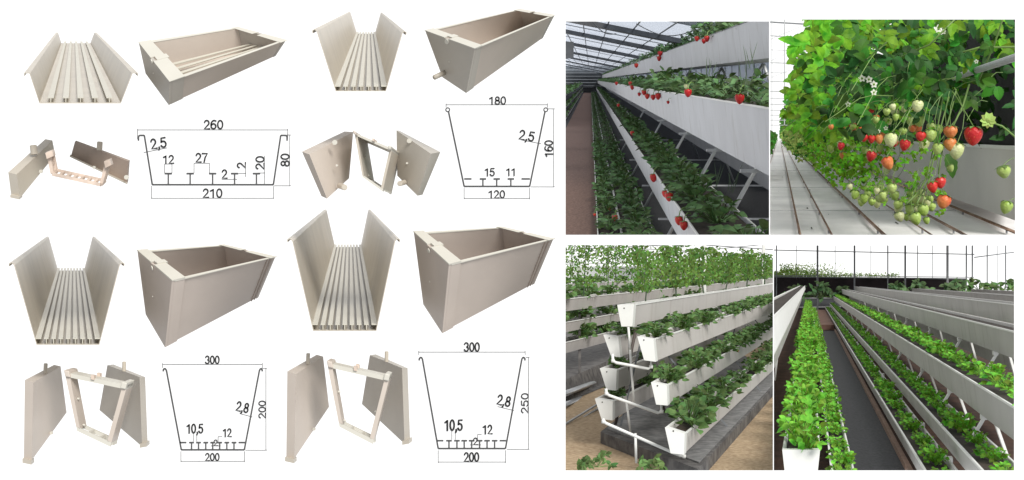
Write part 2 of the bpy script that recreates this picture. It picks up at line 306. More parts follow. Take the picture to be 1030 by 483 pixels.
# ------------------------------------------------------------------ assembled planter boxes
def on_plane(px, py, p0, n):
    r = P(px, py, 1.0); return r*(p0.dot(n)/r.dot(n))
def planter(label, tl, tr, itl, itr, bl, br, ftl, ftr, fbr, ph, rails, spout, mm, capm, sideu=None, holes=True):
    n = Vector((0, -math.sin(ph), math.cos(ph)))
    p0 = P(*tr, 10.0)
    hpx = math.hypot(tr[0]-br[0], tr[1]-br[1]); h = hpx*10/FPX/math.cos(ph)
    hr = math.hypot(ftr[0]-fbr[0], ftr[1]-fbr[1])/hpx
    fbl = (ftl[0]+(bl[0]-tl[0])*hr, ftl[1]+(bl[1]-tl[1])*hr)
    T = [on_plane(*q, p0, n) for q in (tl, tr, ftl, ftr)]; p1 = p0-n*h
    B_ = [on_plane(*q, p1, n) for q in (bl, br, fbl, fbr)]
    ub = on_plane(*itr, p0, n); uc = (ub-T[1]).length/(T[3]-T[1]).length      # width of the cap as a share of the length
    def C(u, v, w):
        def lerp2(q): return (q[0].lerp(q[1], v)).lerp(q[2].lerp(q[3], v), u)
        return lerp2(B_).lerp(lerp2(T), w)
    def hexa(mb, u0, u1, v0, v1, w0, w1):
        mb.hexs([C(u0, v0, w0), C(u1, v0, w0), C(u1, v1, w0), C(u0, v1, w0)], [C(u0, v0, w1), C(u1, v0, w1), C(u1, v1, w1), C(u0, v1, w1)])
    t = thing('planter_box', C(0.5, 0.5, 0), label, 'planter box', 'assembled planter boxes')
    b = MB(); a0, a1 = 0.02, 0.985
    hexa(b, a0, a1, 0.0, 0.03, 0, 0.985); hexa(b, a0, a1, 0.97, 1.0, 0, 0.985); hexa(b, a0, a1, 0.031, 0.969, 0.0, 0.03)
    obj('trough_wall', b, mm, t, True)
    b = MB(); hexa(b, a0, a1, -0.02, 0.035, 0.986, 1.0); obj('rim', b, M['ivory'], t)
    b = MB(); hexa(b, a0, a1, 0.965, 1.02, 0.986, 1.0); obj('rim', b, M['ivory'], t)
    # near end cap: end plate, side returns, top strip
    b = MB()
    hexa(b, -0.004, 0.018, -0.012, 1.012, -0.01, 1.0); hexa(b, 0.0185, uc, 1.003, 1.014, -0.01, 0.984); hexa(b, 0.0185, uc, -0.014, -0.003, -0.01, 0.984)
    cap = obj('end_cap', b, capm, t, True)
    b = MB(); hexa(b, -0.006, uc, -0.02, 0.40, 1.002, 1.02); hexa(b, -0.006, uc, 0.50, 1.02, 1.002, 1.02); hexa(b, 0.03, uc*1.15, 0.401, 0.499, 1.0025, 1.03)
    obj('cap_top', b, M['ivory'], cap)
    b = MB(); hexa(b, 0.987, 1.012, -0.012, 1.012, -0.01, 1.0); cap2 = obj('end_cap', b, capm, t)
    b = MB(); hexa(b, 0.95, 1.015, -0.03, 0.42, 1.002, 1.012); hexa(b, 0.95, 1.015, 0.52, 1.04, 1.002, 1.012); obj('cap_top', b, M['ivory'], cap2)
    if sideu:
        for (s0, s1) in sideu:
            b = MB(); hexa(b, s0, s1, 1.004, 1.02, -0.012, 0.985); obj('clamp_strip', b, M['brownp'], t)
    for r in rails:
        b = MB(); hexa(b, uc, 0.985, r-0.03, r+0.03, 0.42, 0.46); obj('rib', b, M['rib'], t)
    if spout:
        b = MB(); a = C(-0.004, 0.18, 0.16); q = C(-0.004, 0.18, 0.16)+(C(0, .18, .16)-C(0.11, .18, .16)); b.tube([a, q], 0.022, 12); b.tube([q, q+(q-a)*0.02], 0.015, 12)
        obj('drain_spout', b, M['cream'], t, True)
    if holes:
        b = MB(); a = C(-0.006, 0.44, 0.5); d = (C(0, .44, .5)-C(0.1, .44, .5)).normalized(); b.tube([a, a+d*0.006], 0.007, 10); obj('screw_boss', b, M['ivory'], t)
        b = MB(); a = C(-0.007, 0.45, 0.945); b.tube([a-d*0.0, a+d*0.008], 0.022, 14); obj('notch_ring', b, M['ivory'], t)
    return t, C
R = math.radians
planter('shallow cream planter box with grey-white cap and rails, shown empty at top', (140.3, 43.3), (170.6, 81.6), (150.5, 42), (184.7, 76), (147, 74), (169.9, 105), (239.4, 27.8), (286, 40.6), (275.8, 56.8), R(38), (0.3, 0.45, 0.6, 0.75), False, M['taupe'], M['greyp'])
planter('narrow cream planter box with white caps and a round drain spout', (428.7, 31.4), (476.9, 49), (444, 28.5), (485.6, 46.5), (445.5, 77.4), (469, 92.9), (522.4, 9.6), (556.6, 15.5), (545.2, 38.7), R(30), (), True, M['taupe'], M['greyp'])
planter('dark taupe deep planter box left of the middle, above the 300 by 200 drawing', (139, 253), (172.9, 282.4), (152.6, 255.5), (184.8, 278.5), (147, 316), (166.2, 348.3), (225.7, 246.7), (275.2, 258.6), (258.6, 299.5), R(28), (), False, M['deep'], M['deep'], ((0.93, 0.936), (0.962, 0.968)))
planter('dark taupe deepest planter box right of the middle, above the 250 drawing', (417, 234.4), (451.4, 266), (431, 235.2), (463, 262.8), (426.2, 305.7), (445, 334.2), (505, 228.8), (554.9, 240.5), (536.4, 285.6), R(28), (), False, M['deep'], M['deep'], ((0.93, 0.936), (0.962, 0.968)))

# ------------------------------------------------------------------ exploded end plates and brackets
def plate(label, face, back, foot=None, peg=None, holes=(), mm='taupe', group='loose end plates of the bracket sets', lip=None):
    """face: four (px,py,d) corners; back: the matching rear corners"""
    F = [P(*q) for q in face]; B = [P(*q) for q in back]
    t = thing('end_plate', sum(F+B, Vector())/8-Vector((0, 0, 0.2)), label, 'end plate', group)
    b = MB(); b.hexs(F, B, 8); o = obj('plate_panel', b, M[mm], t, True)
    if foot:
        for ft in foot:
            b = MB(); b.hexa([P(*q) for q in ft[:4]], [P(*q) for q in ft[4:]]); obj('foot', b, M['cream'], t)
    if peg:
        for (a, c, r) in peg:
            b = MB(); b.tube([P(*a), P(*c)], r, 12); b.tube([P(*c), P(*c)+(P(*c)-P(*a)).normalized()*0.004], r*0.8, 12); obj('peg', b, M['cream'], t, False)
    for (h, r) in holes:
        b = MB(); a = P(*h); b.tube([a, a+Vector((0.0, -0.012, 0))], r, 14); obj('round_boss', b, M['ivory'], t)
    return t
def corners(a, dx, dy, dd, w):
    return None
def lofoot(x0, y0, x1, y1, d, h=5):
    return [(x0, y0, d), (x1, y1, d-.03), (x1, y1+h, d-.03), (x0, y0+h, d), (x0+3, y0-2.5, d+.15), (x1+3, y1-2.5, d+.12), (x1+3, y1+h-2.5, d+.12), (x0+3, y0+h-2.5, d+.15)]
def framekit(A, Bp, Cc, Dd, label, group, wdt, clip, deep=0.16, mm='taupe', slots=True):
    """U frame: A top left, Bp top right, Cc bottom right, Dd bottom left (px,py,d)"""
    A, Bp, Cc, Dd = [P(*q) for q in (A, Bp, Cc, Dd)]
    t = thing('bracket_frame', (Cc+Dd)/2, label, 'bracket', group)
    n = (Bp-A).cross(Dd-A).normalized(); n = n if n.y > 0 else -n
    def slab(a, b_, c, d, mt, nm):
        b = MB(); b.hexa([a, b_, c, d], [a+n*deep, b_+n*deep, c+n*deep, d+n*deep]); o = obj(nm, b, M[mt], t); return o
    def inn(p, q, w): return p+(q-p).normalized()*w
    w = wdt
    slab(A, Bp, inn(Bp, Cc, w), inn(A, Dd, w), 'ivory', 'top_bar')
    slab(inn(A, Dd, w*1.02), inn(inn(A, Dd, w*1.02), Bp, w), inn(inn(Dd, A, w), Cc, w), inn(Dd, A, w), mm, 'side_post')
    slab(inn(inn(Bp, Cc, w*1.02), A, w), inn(Bp, Cc, w*1.02), inn(Cc, Bp, w), inn(inn(Cc, Bp, w), Dd, w), mm, 'side_post')
    b = MB(); m0 = inn(Dd, A, w*0.97); m1 = inn(Cc, Bp, w*0.97); dn = (Dd-m0)
    b.hexa([m0, m1, Cc, Dd], [m0+n*deep*0.12, m1+n*deep*0.12, Cc+n*deep*0.12, Dd+n*deep*0.12]); b.hexa([m0+n*deep*.85, m1+n*deep*.85, Cc+n*deep*.85, Dd+n*deep*.85], [m0+n*deep, m1+n*deep, Cc+n*deep, Dd+n*deep])
    for f in (0.0, 0.33, 0.64, 0.96):
        q0 = m0.lerp(m1, f); q1 = m0.lerp(m1, f+0.04); b.hexa([q0+n*deep*.13, q1+n*deep*.13, q1+dn*.8+n*deep*.13, q0+dn*.8+n*deep*.13], [q0+n*deep*.84, q1+n*deep*.84, q1+dn*.8+n*deep*.84, q0+dn*.8+n*deep*.84])
    obj('bottom_bar', b, M['ivory'], t)
    for f in (0.0, 1.0):
        c = A.lerp(Bp, f); b = MB(); u = (Bp-A).normalized(); v = (Dd-A).normalized() if f == 0 else (Cc-Bp).normalized()
        c = c+u*(w*0.1 if f == 0 else -w*1.2)-n*deep*0.15
        b.hexa([c-v*w*.6, c+u*w*1.2-v*w*.6, c+u*w*1.2+v*w*.9, c+v*w*.9], [c-v*w*.6+n*deep*1.3, c+u*w*1.2-v*w*.6+n*deep*1.3, c+u*w*1.2+v*w*.9+n*deep*1.3, c+v*w*.9+n*deep*1.3])
        o = obj('corner_block', b, M['ivory' if f else 'taupe'], t); bv = o.modifiers.new('bevel', 'BEVEL'); bv.width = 0.008; bv.segments = 2
    if clip:
        c = A.lerp(Bp, clip)-n*deep*0.1; u = (Bp-A).normalized(); b = MB(); up = Vector((0, 0, 1)); cw = w*0.7
        b.hexa([c-up*w*.3, c+u*cw-up*w*.3, c+u*cw+up*w*.7, c+up*w*.7], [c-up*w*.3+n*deep*.3, c+u*cw-up*w*.3+n*deep*.3, c+u*cw+up*w*.7+n*deep*.3, c+up*w*.7+n*deep*.3])
        c2 = c+n*deep*.9
        b.hexa([c2-up*w*.3, c2+u*cw-up*w*.3, c2+u*cw+up*w*.7, c2+up*w*.7], [q+n*deep*.3 for q in (c2-up*w*.3, c2+u*cw-up*w*.3, c2+u*cw+up*w*.7, c2+up*w*.7)])
        obj('clip', b, M['copper'], t)
    for (f, g) in ((0.0, .45), (0.0, .9), (1, .55), (1, .92)):      # small studs on the posts
        p = (A.lerp(Dd, g)) if f == 0 else Bp.lerp(Cc, g); b = MB(); s_ = 1 if f == 0 else -1
        p = p+(Bp-A).normalized()*w*s_*1.0+n*deep*.4; b.tube([p, p+(Bp-A).normalized()*s_*w*.5], 0.009, 8); obj('stud', b, M['ivory'], t)
    return t
def kit(dx, y0, ys, who):
    def p(x, y, d): return (x+dx, y0+(y-374.8)*ys, d)
    plate('upright taupe end plate left of the frame '+who,
        [p(33.6, 384.8, 10), p(61, 368.6, 11), p(67, 415, 11), p(32, 463, 10)], [p(25, 382.3, 10.05), p(54.5, 367, 11.1), p(62, 413.5, 11.1), p(24, 460.5, 10.05)],
        foot=[lofoot(p(22.6, 461, 10)[0], p(22, 461.6, 10)[1], p(31.5, 463, 0)[0], p(0, 463.5, 10)[1], 9.99, 4)], peg=[(p(45.5, 375.5, 10.5), p(46, 366, 10.5), 0.017)], holes=[(p(52, 435.5, 10.5), 0.014)])
    framekit(p(65, 374.5, 10.1), p(128, 387.5, 10.1), p(111, 449.5, 10.1), p(77.5, 433.5, 10.1), 'open trapezoid bracket frame with ladder foot '+who, 'open bracket frames', 0.038, 0.43)
    plate('leaning grey end plate right of the frame '+who,
        [p(108, 367.4, 11), p(140.4, 379.3, 10.3), p(142.9, 449.3, 10.3), p(100, 412.5, 11)], [p(114, 366.6, 11.08), p(146, 379.3, 10.38), p(148.6, 447.6, 10.38), p(106, 411, 11.08)],
        foot=[lofoot(p(140.5, 0, 0)[0], p(0, 446.6, 0)[1], p(147.5, 0, 0)[0], p(0, 445.4, 0)[1], 10.28, 4)], peg=[(p(124.7, 373.5, 10.65), p(124.9, 364.3, 10.65), 0.017)], mm='greyp')
kit(0, 374.8, 1.0, 'at lower left of the page')
kit(264, 365.4, 1.09, 'beside drawing marked 250')
# shallow kit
plate('shallow cream end plate with a peg, leftmost of the bracket pieces', [(16.6, 175.6, 10), (52.7, 141.3, 11), (55.6, 156, 11), (20, 199.6, 10)], [(8.3, 173.4, 10.06), (45.6, 140, 11.1), (48.5, 154, 11.1), (11.3, 196.5, 10.06)],
      foot=[lofoot(10.3, 196.2, 19.5, 198.2, 9.98, 2.6)], peg=[((34.6, 155.5, 10.5), (33.4, 146.6, 10.5), 0.03)], holes=[((41.5, 172.5, 10.48), 0.016)], mm='cream')
t = thing('bracket_frame', P(75, 184, 10), 'low rosy bracket with notched edges between two shallow end plates', 'bracket', 'open bracket frames')
def notched(pts, w, dep, nm):
    b = MB(); L_ = [P(*q) for q in pts]
    for a, c in zip(L_[:-1], L_[1:]):
        n = max(2, int((c-a).length/0.055)); d = c-a
        b.bar(a-d*0.0, c, dep*.4, w*.55)
        off = Vector((0, dep, w*.8)); b.bar(a+off, c+off, dep*.4, w*.5)
        for i in range(n+1):
            q = a+d*(i/n); b.bar(q+off*.04, q+off*.96, w*.5, w*.4)
    obj(nm, b, M['copper'], t)
notched([(49.5, 157.5, 10), (53, 174.5, 10)], 0.05, 0.07, 'side_post'); notched([(53.5, 175.5, 9.98), (101.5, 186, 9.98)], 0.05, 0.1, 'bottom_bar'); notched([(102.5, 184.5, 10), (107.5, 165.5, 10)], 0.05, 0.07, 'side_post')
b = MB(); b.hexa([P(45.5, 154, 9.95), P(52.5, 151.5, 9.95), P(54, 157, 9.95), P(47, 160, 9.95)], [P(47.5, 152.5, 10.1), P(54.5, 150, 10.1), P(56, 155.5, 10.1), P(49, 158.5, 10.1)]); obj('clip', b, M['copper'], t)
b = MB(); b.hexa([P(104.5, 162.6, 9.95), P(110, 160.6, 9.95), P(112, 166, 9.95), P(106, 169, 9.95)], [P(106.5, 161, 10.1), P(112, 159, 10.1), P(114, 165, 10.1), P(108, 167, 10.1)]); obj('clip', b, M['copper'], t)
plate('shallow brown end plate with a peg, between the rosy bracket and the 260 drawing', [(75.4, 142.4, 11), (129.2, 162.3, 10.4), (127.6, 183.8, 10.4), (71.2, 157.3, 11)], [(76.8, 141.5, 11.1), (130.6, 161.2, 10.5), (129, 182.6, 10.5), (72.6, 156.2, 11.1)],
      foot=[[(70.2, 156.2, 10.9), (128, 184, 10.3), (127.6, 185.4, 10.3), (70, 157.8, 10.9), (71, 155.4, 11.2), (129, 183, 10.6), (128.6, 184.4, 10.6), (71, 157, 11.2)]], peg=[((100, 151.5, 10.75), (100.5, 143, 10.75), 0.025)], holes=[((95, 168.5, 10.55), 0.014), ((127.5, 178.5, 10.3), 0.02)], mm='brownp')
# narrow kit
plate('narrow taupe end plate with short spout below, right of the number 80', [(311.2, 155.4, 10), (355.3, 132.9, 10.8), (351.2, 179.3, 10.8), (328.9, 200, 10)], [(303.7, 152.6, 10.08), (346.5, 132.3, 10.95), (343.5, 177.6, 10.95), (323.3, 197.3, 10.08)],
      peg=[((342, 187, 10.3), (346.5, 188.6, 10.1), 0.026)], holes=[((336.9, 143.4, 10.25), 0.022), ((339, 166.5, 10.28), 0.01)], mm='taupe')
framekit((356.5, 133.5, 10.3), (394.6, 149.5, 10.3), (384.8, 192.6, 10.3), (364.6, 178, 10.3), 'deep narrow trapezoid collar frame between two narrow plates', 'open bracket frames', 0.022, 0.5, deep=0.75, mm='cream')
plate('narrow grey end plate with hole and spout, left of the 180 drawing', [(398.8, 131.2, 10.9), (433.2, 154.6, 10.5), (420, 197, 10.5), (399.5, 176.8, 10.9)], [(401.4, 131.4, 11.1), (443, 153, 10.75), (425, 196, 10.75), (403, 176, 11.1)],
      peg=[((406.5, 183.6, 10.7), (402.2, 184.8, 10.5), 0.024)], holes=[((411.8, 141.8, 10.72), 0.022), ((409.5, 164.3, 10.74), 0.01)], mm='greyp')

# ================================================================== the four greenhouse scenes
class Dio:
    def __init__(s, name, vx, vy, c0, clip):
        s.name = name; s.vx = vx; s.vy = vy; s.c0 = c0; s.clip = clip; s.s = c0/FPX
        s.D = Vector(((vx-515)/FPX, 1, (241.5-vy)/FPX))
    def w(s, dx, dy, k):            # dx, dy: offset from the row axis (in k=1 picture units), k: how far along the row
        return Vector((dx*s.s, 0, -dy*s.s))+s.D*(s.c0*k)
    def at(s, px, py, k): return P(px, py, s.c0*k)
    def ext(s, mb, poly, k0, k1, cap=True): mb.prism([s.w(x, y, k0) for x, y in poly], [s.w(x, y, k1) for x, y in poly], cap)
    def strip(s, mb, x0, y0, x1, y1, k0, k1, th):
        s.ext(mb, [(x0, y0), (x1, y1), (x1+th, y1+th), (x0+th, y0+th)], k0, k1)
    def sheet(s, mb, xa, ya, xb, yb, ks):
        for a, c in zip(ks[:-1], ks[1:]): mb.quad(s.w(xa, ya, a), s.w(xb, yb, a), s.w(xb, yb, c), s.w(xa, ya, c))
D1 = Dio('one', 594, 80, 80.0, (568.9, 21.7, 773.6, 236.3))
D2 = Dio('two', 784, 136, 80.0, (774.6, 19.7, 1021.0, 236.3))
D3 = Dio('three', 888, 269, 10.0, (568.9, 246.6, 777.4, 473.2))
D4 = Dio('four', 814, 283, 10.0, (778.4, 247.0, 1020.0, 473.2))

M['white'] = mat('white_trough', (0.60, 0.60, 0.59), 0.45, 0.04, 0.6)
M['trough1'] = stained('cool_white_trough', (0.56, 0.57, 0.60), (0.30, 0.29, 0.27), 1.2, .6)
M['trough4'] = stained('grey_white_trough', (0.49, 0.475, 0.45), (0.25, 0.23, 0.19), 9, .6)
M['trough3'] = stained('warm_white_trough', (0.56, 0.53, 0.50), (0.33, 0.29, 0.24), 9, .5)
M['rimw'] = mat('white_rim', (0.80, 0.80, 0.76), 0.5, 0.03, 1.0)
M['soil'] = mat('dark_soil', (0.035, 0.025, 0.018), 0.95, 0.5, 3.0)
M['pathred'] = mat('red_brown_path', (0.11, 0.062, 0.048), 0.95, 0, 2.6, col2=(0.25, 0.155, 0.12), bump=0.5, detail=8)
M['dark'] = mat('dark_shade_netting', (0.03, 0.03, 0.032), 0.9, 0.4, 3.0)
M['steel'] = mat('galvanised_steel', (0.42, 0.43, 0.44), 0.45, 0.1, 1.0, metal=0.3)
M['beam'] = mat('dark_blue_beam', (0.05, 0.055, 0.062), 0.6, 0.3, 0.6)
M['thin'] = mat('grey_bar', (0.18, 0.19, 0.20), 0.6, 0.1, 1.0)
M['pale'] = mat('pale_bar', (0.45, 0.46, 0.46), 0.6, 0.1, 1.0)
M['pane'] = glassy('roof_film', (0.86, 0.89, 0.94), 0.8)
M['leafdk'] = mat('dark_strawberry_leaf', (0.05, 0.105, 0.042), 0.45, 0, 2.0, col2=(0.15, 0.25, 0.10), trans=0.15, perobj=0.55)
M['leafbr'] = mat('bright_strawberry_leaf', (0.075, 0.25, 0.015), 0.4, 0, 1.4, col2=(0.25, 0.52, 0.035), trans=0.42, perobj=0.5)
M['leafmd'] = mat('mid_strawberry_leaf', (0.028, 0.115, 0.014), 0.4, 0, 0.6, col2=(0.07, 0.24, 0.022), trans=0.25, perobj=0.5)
M['leafyel'] = mat('pale_yellow_leaf', (0.16, 0.30, 0.05), 0.5, 0, 0.5, col2=(0.42, 0.52, 0.15), trans=0.3, perobj=0.45)
M['lettuce'] = mat('lettuce_leaf', (0.075, 0.24, 0.02), 0.4, 0, 2.0, col2=(0.25, 0.50, 0.05), trans=0.25, perobj=0.6)
M['tomleaf'] = mat('tomato_leaf', (0.04, 0.11, 0.022), 0.5, 0, 2.0, col2=(0.17, 0.28, 0.055), trans=0.3, perobj=0.5)
M['berrylf'] = mat('mixed_green_leaf', (0.05, 0.12, 0.035), 0.5, 0, 2.0, col2=(0.16, 0.25, 0.08), trans=0.2, perobj=0.5)
M['grassy'] = mat('dull_grass', (0.06, 0.10, 0.05), 0.6, 0.2, 1.0)
M['shadeleaf'] = mat('deep_green_leaf', (0.016, 0.06, 0.012), 0.45, 0, 0.6, col2=(0.035, 0.12, 0.02), trans=0.15, perobj=0.4)  # leaf colour darkened to stand for shade inside the canopy
M['stem'] = mat('green_stem', (0.16, 0.27, 0.06), 0.5, 0.2, 1.0)
M['petal'] = mat('white_petal', (0.85, 0.85, 0.78), 0.5, 0.03, 1.0, trans=0.2)
M['sand'] = mat('tan_ground', (0.36, 0.245, 0.145), 0.95, 0, 22, col2=(0.58, 0.44, 0.28), bump=0.5, detail=9)
M['slab'] = mat('dark_concrete', (0.06, 0.055, 0.055), 0.85, 0, 9, col2=(0.17, 0.16, 0.15), bump=0.3, detail=8)
M['slabtop'] = mat('grey_concrete', (0.14, 0.14, 0.14), 0.85, 0, 12, col2=(0.27, 0.265, 0.26), bump=0.3, detail=8)
M['bedsoil'] = mat('brown_bed_soil', (0.03, 0.014, 0.008), 0.95, 0, 3.0, col2=(0.085, 0.04, 0.022), bump=0.5, detail=8)
M['weave'] = mat('black_woven_mat', (0.012, 0.012, 0.014), 0.75, 0, 26.0, col2=(0.05, 0.05, 0.055), detail=8)
M['wood'] = mat('reddish_wood', (0.28, 0.17, 0.12), 0.7, 0.2, 3.0)
M['darkleg'] = mat('dark_rusty_steel', (0.10, 0.08, 0.07), 0.6, 0.3, 6.0)
M['crate'] = mat('dull_brown_wood', (0.10, 0.05, 0.035), 0.85, 0, 3.0, col2=(0.2, 0.11, 0.08))
M['rust'] = mat('rusty_rail', (0.23, 0.13, 0.08), 0.55, 0, 0.4, col2=(0.40, 0.28, 0.2))
M['gfloor'] = mat('white_floor_sheet', (0.88, 0.86, 0.84), 0.7, 0.08, 0.16, bump=0.2, detail=7)
def berry_mat(name, c1, c2):
    m = mat(name, c1, 0.42, 0, 0.8, col2=c2); nt = m.node_tree; b = nt.nodes['Principled BSDF']
    tc = nt.nodes.new('ShaderNodeTexCoord'); vo = nt.nodes.new('ShaderNodeTexVoronoi'); vo.inputs['Scale'].default_value = 7.0
    src = b.inputs['Base Color'].links[0].from_socket; cr = nt.nodes.new('ShaderNodeValToRGB'); cr.color_ramp.elements[0].position = .16; cr.color_ramp.elements[1].position = .24
    mx = nt.nodes.new('ShaderNodeMix'); mx.data_type = 'RGBA'; nt.links.new(vo.outputs['Distance'], cr.inputs['Fac']); nt.links.new(cr.outputs['Color'], mx.inputs[0]); mx.inputs[6].default_value = (min(1, c1[0]*1.1+.12), c1[1]+.18, c1[2]+.03, 1); nt.links.new(src, mx.inputs[7]); nt.links.new(mx.outputs[2], b.inputs['Base Color'])
    bp = nt.nodes.new('ShaderNodeBump'); bp.inputs['Strength'].default_value = 0.5; bp.inputs['Distance'].default_value = 0.05
    nt.links.new(tc.outputs['Object'], vo.inputs['Vector']); nt.links.new(vo.outputs['Distance'], bp.inputs['Height']); nt.links.new(bp.outputs['Normal'], b.inputs['Normal'])
    return m
M['red'] = berry_mat('ripe_berry', (0.52, 0.012, 0.018), (0.72, 0.04, 0.03))
M['orange'] = berry_mat('half_ripe_berry', (0.70, 0.10, 0.03), (0.75, 0.34, 0.10))
M['green'] = berry_mat('unripe_berry', (0.30, 0.46, 0.07), (0.50, 0.62, 0.20))
M['palegreen'] = berry_mat('pale_unripe_berry', (0.52, 0.60, 0.22), (0.72, 0.74, 0.42))

def clump_mb(seed, n, ln, wd, el, h, flat=0.5, upb=0.5, serr=0.0, seg=3):
    """leafy tuft of unit radius; el stretches it along the row"""
    rnd = random.Random(seed); b = MB()
    for i in range(n):
        a = rnd.uniform(0, 2*math.pi); r = math.sqrt(rnd.random())
        base = Vector((r*math.cos(a)*0.8, r*math.sin(a)*el, rnd.uniform(0.05, 1)**0.8*h))
        d = Vector((math.cos(a)*rnd.uniform(.2, 1), math.sin(a)*rnd.uniform(.2, 1), rnd.uniform(-0.35, 1)*upb))
        nr = Vector((rnd.uniform(-.6, .6), rnd.uniform(-1.1, .3), 1))
        s = rnd.uniform(.65, 1.2); hb = Vector((0, base.y*.45, 0)); b.add([hb-Vector((.018, 0, 0)), hb+Vector((.018, 0, 0)), base+Vector((.018, 0, 0)), base-Vector((.018, 0, 0))], [(0, 1, 2, 3)]); b.leaf(base, d, nr, ln*s, wd*s, seg, serr, rnd.uniform(.1, .5), rnd.uniform(.1, .35))
    b.add([Vector((-.03, -el*.45, 0)), Vector((.03, -el*.45, 0)), Vector((.03, el*.45, 0)), Vector((-.03, el*.45, 0)), Vector((0, 0, .06))], [(0, 1, 4), (1, 2, 4), (2, 3, 4), (3, 0, 4)])
    return b
def mesh_of(name, mb, m, smooth=False):
    me = bpy.data.meshes.new(name); me.from_pydata(mb.v, [], mb.f); me.update(); me.materials.append(m)
    if smooth:
        for p in me.polygons: p.use_smooth = True
    return me
TP = {}
def template(kind, m, **kw):
    TP[kind] = [(clump_mb(100+i*7, **kw)) for i in range(4)]
    TP[kind+'_me'] = [mesh_of(kind, b, m) for b in TP[kind]]
template('strawberry_clump', M['leafdk'], n=62, ln=.50, wd=.22, el=2.4, h=0.9, serr=0.12, seg=4)
template('strawberry_mixed', M['berrylf'], n=95, ln=.42, wd=.2, el=2.3, h=0.9, seg=4)
template('leafy_green', M['lettuce'], n=100, ln=.42, wd=.21, el=2.4, h=1.1, upb=1.0, seg=4)
prnd = random.Random(3)
def plants(dio, tkind, name, label, cat, group, dx, dy, size, k0, k1, step, far=None, jx=0.25, sc2=1.0):
    """one object per plant up to k1; what is farther (to far) is one mass"""
    out = []; k = k0
    while k < k1:
        o = bpy.data.objects.new(name, TP[tkind+'_me'][prnd.randrange(4)]); COL.objects.link(o)
        o.location = dio.w(dx+prnd.uniform(-jx, jx)*size*.5, dy, k); z = size*dio.s*prnd.uniform(.74, 1.2)
        o.scale = (z*(-1 if prnd.random() < .5 else 1), z*sc2, z*prnd.uniform(.8, 1.15)*(1 if prnd.random() > .3 else .85))
        tag(o, label, cat, group); DIO_OF[o.name] = dio; out.append((k, o)); k += step*prnd.uniform(.85, 1.15)
    if far: FARS.setdefault((dio.name, tkind), []).append((dio, dx, dy, size, k, far, step))
    return out
FARS = {}
def bake_far():
    for (dn, tk), L_ in FARS.items():
        b = MB()
        for (dio, dx, dy, size, k, far, step) in L_:
            while k < far:
                t = TP[tk][prnd.randrange(4)]; loc = dio.w(dx, dy, k); z = size*dio.s; sx = -1 if prnd.random() < .5 else 1
                fs = t.f[::2] if k > 4.5 else t.f
                b.add([Vector((v.x*z*sx, v.y*z*1.3, v.z*z))+loc for v in t.v], fs); k += step*1.5*(1+0.12*k)
        o = obj('distant_row_foliage', b, TP[tk+'_me'][0].materials[0], dio=L_[0][0]); tag(o, None, None, kind='stuff')
def trough(dio, label, face, width, k0, k1, m, rimm=None, side=1, group=None, inset=8, rimw=2.0, th=2.0, soil=True, name='hanging_trough', cap=False, foot=None, seams=0):
    """face: (dx, top dy, bottom dy) of the wall nearest the aisle; width to the far rim; side=+1 the trough lies right of that wall"""
    x, yt, yb = face; w = width*side; i = inset*side; q = th*side
    t = thing(name, dio.w(x+w/2, yb, max(k0, 1)), label, 'trough', group, dio)
    b = MB()
    dio.ext(b, [(x, yt), (x+i, yb), (x+i+q, yb-th), (x+q, yt)], k0, k1)
    dio.ext(b, [(x+w, yt), (x+w-i, yb), (x+w-i-q, yb-th), (x+w-q, yt)], k0, k1)
    dio.ext(b, [(x+i+q*1.02, yb), (x+w-i-q*1.02, yb), (x+w-i-q*1.02, yb-th), (x+i+q*1.02, yb-th)], k0, k1)
    obj('trough_wall', b, m, t)
    for xx in (x, x+w):
        b = MB(); h = rimw*.5; dio.ext(b, [(xx-h, yt-rimw*.5), (xx+h, yt-rimw*.5), (xx+h, yt+rimw*.5), (xx-h, yt+rimw*.5)], k0-0.004, k1); obj('rim', b, rimm or M['rimw'], t)
    if seams:
        kk = 1.06; b = MB()
        while kk < 7:
            e = .9*side; dio.ext(b, [(x-e, yt+1), (x+i-e, yb+.5), (x+i, yb), (x, yt)], kk, kk*1.012); kk *= seams
        obj('joint_cover', b, m, t)
    if soil:
        b = MB(); dio.ext(b, [(x+q*1.5+i*.2, yt+4), (x+w-q*1.5-i*.2, yt+4), (x+w-i-q*1.5, yb-th*1.2), (x+i+q*1.5, yb-th*1.2)], k0+0.01, k1-.01); obj('soil', b, M['soil'], t)
    if cap:
        b = MB(); dio.ext(b, [(x-side*.8, yt-.8), (x+w+side*.8, yt-.8), (x+w-i+side*.8, yb+.8), (x+i-side*.8, yb+.8)], k0-0.014, k0-0.0045); obj('end_cap', b, M['rimw'] if cap is True else cap, t)
    return t
def stuff(name, mb, m, dio): return tag(obj(name, mb, m, dio=dio), None, None, kind='stuff')

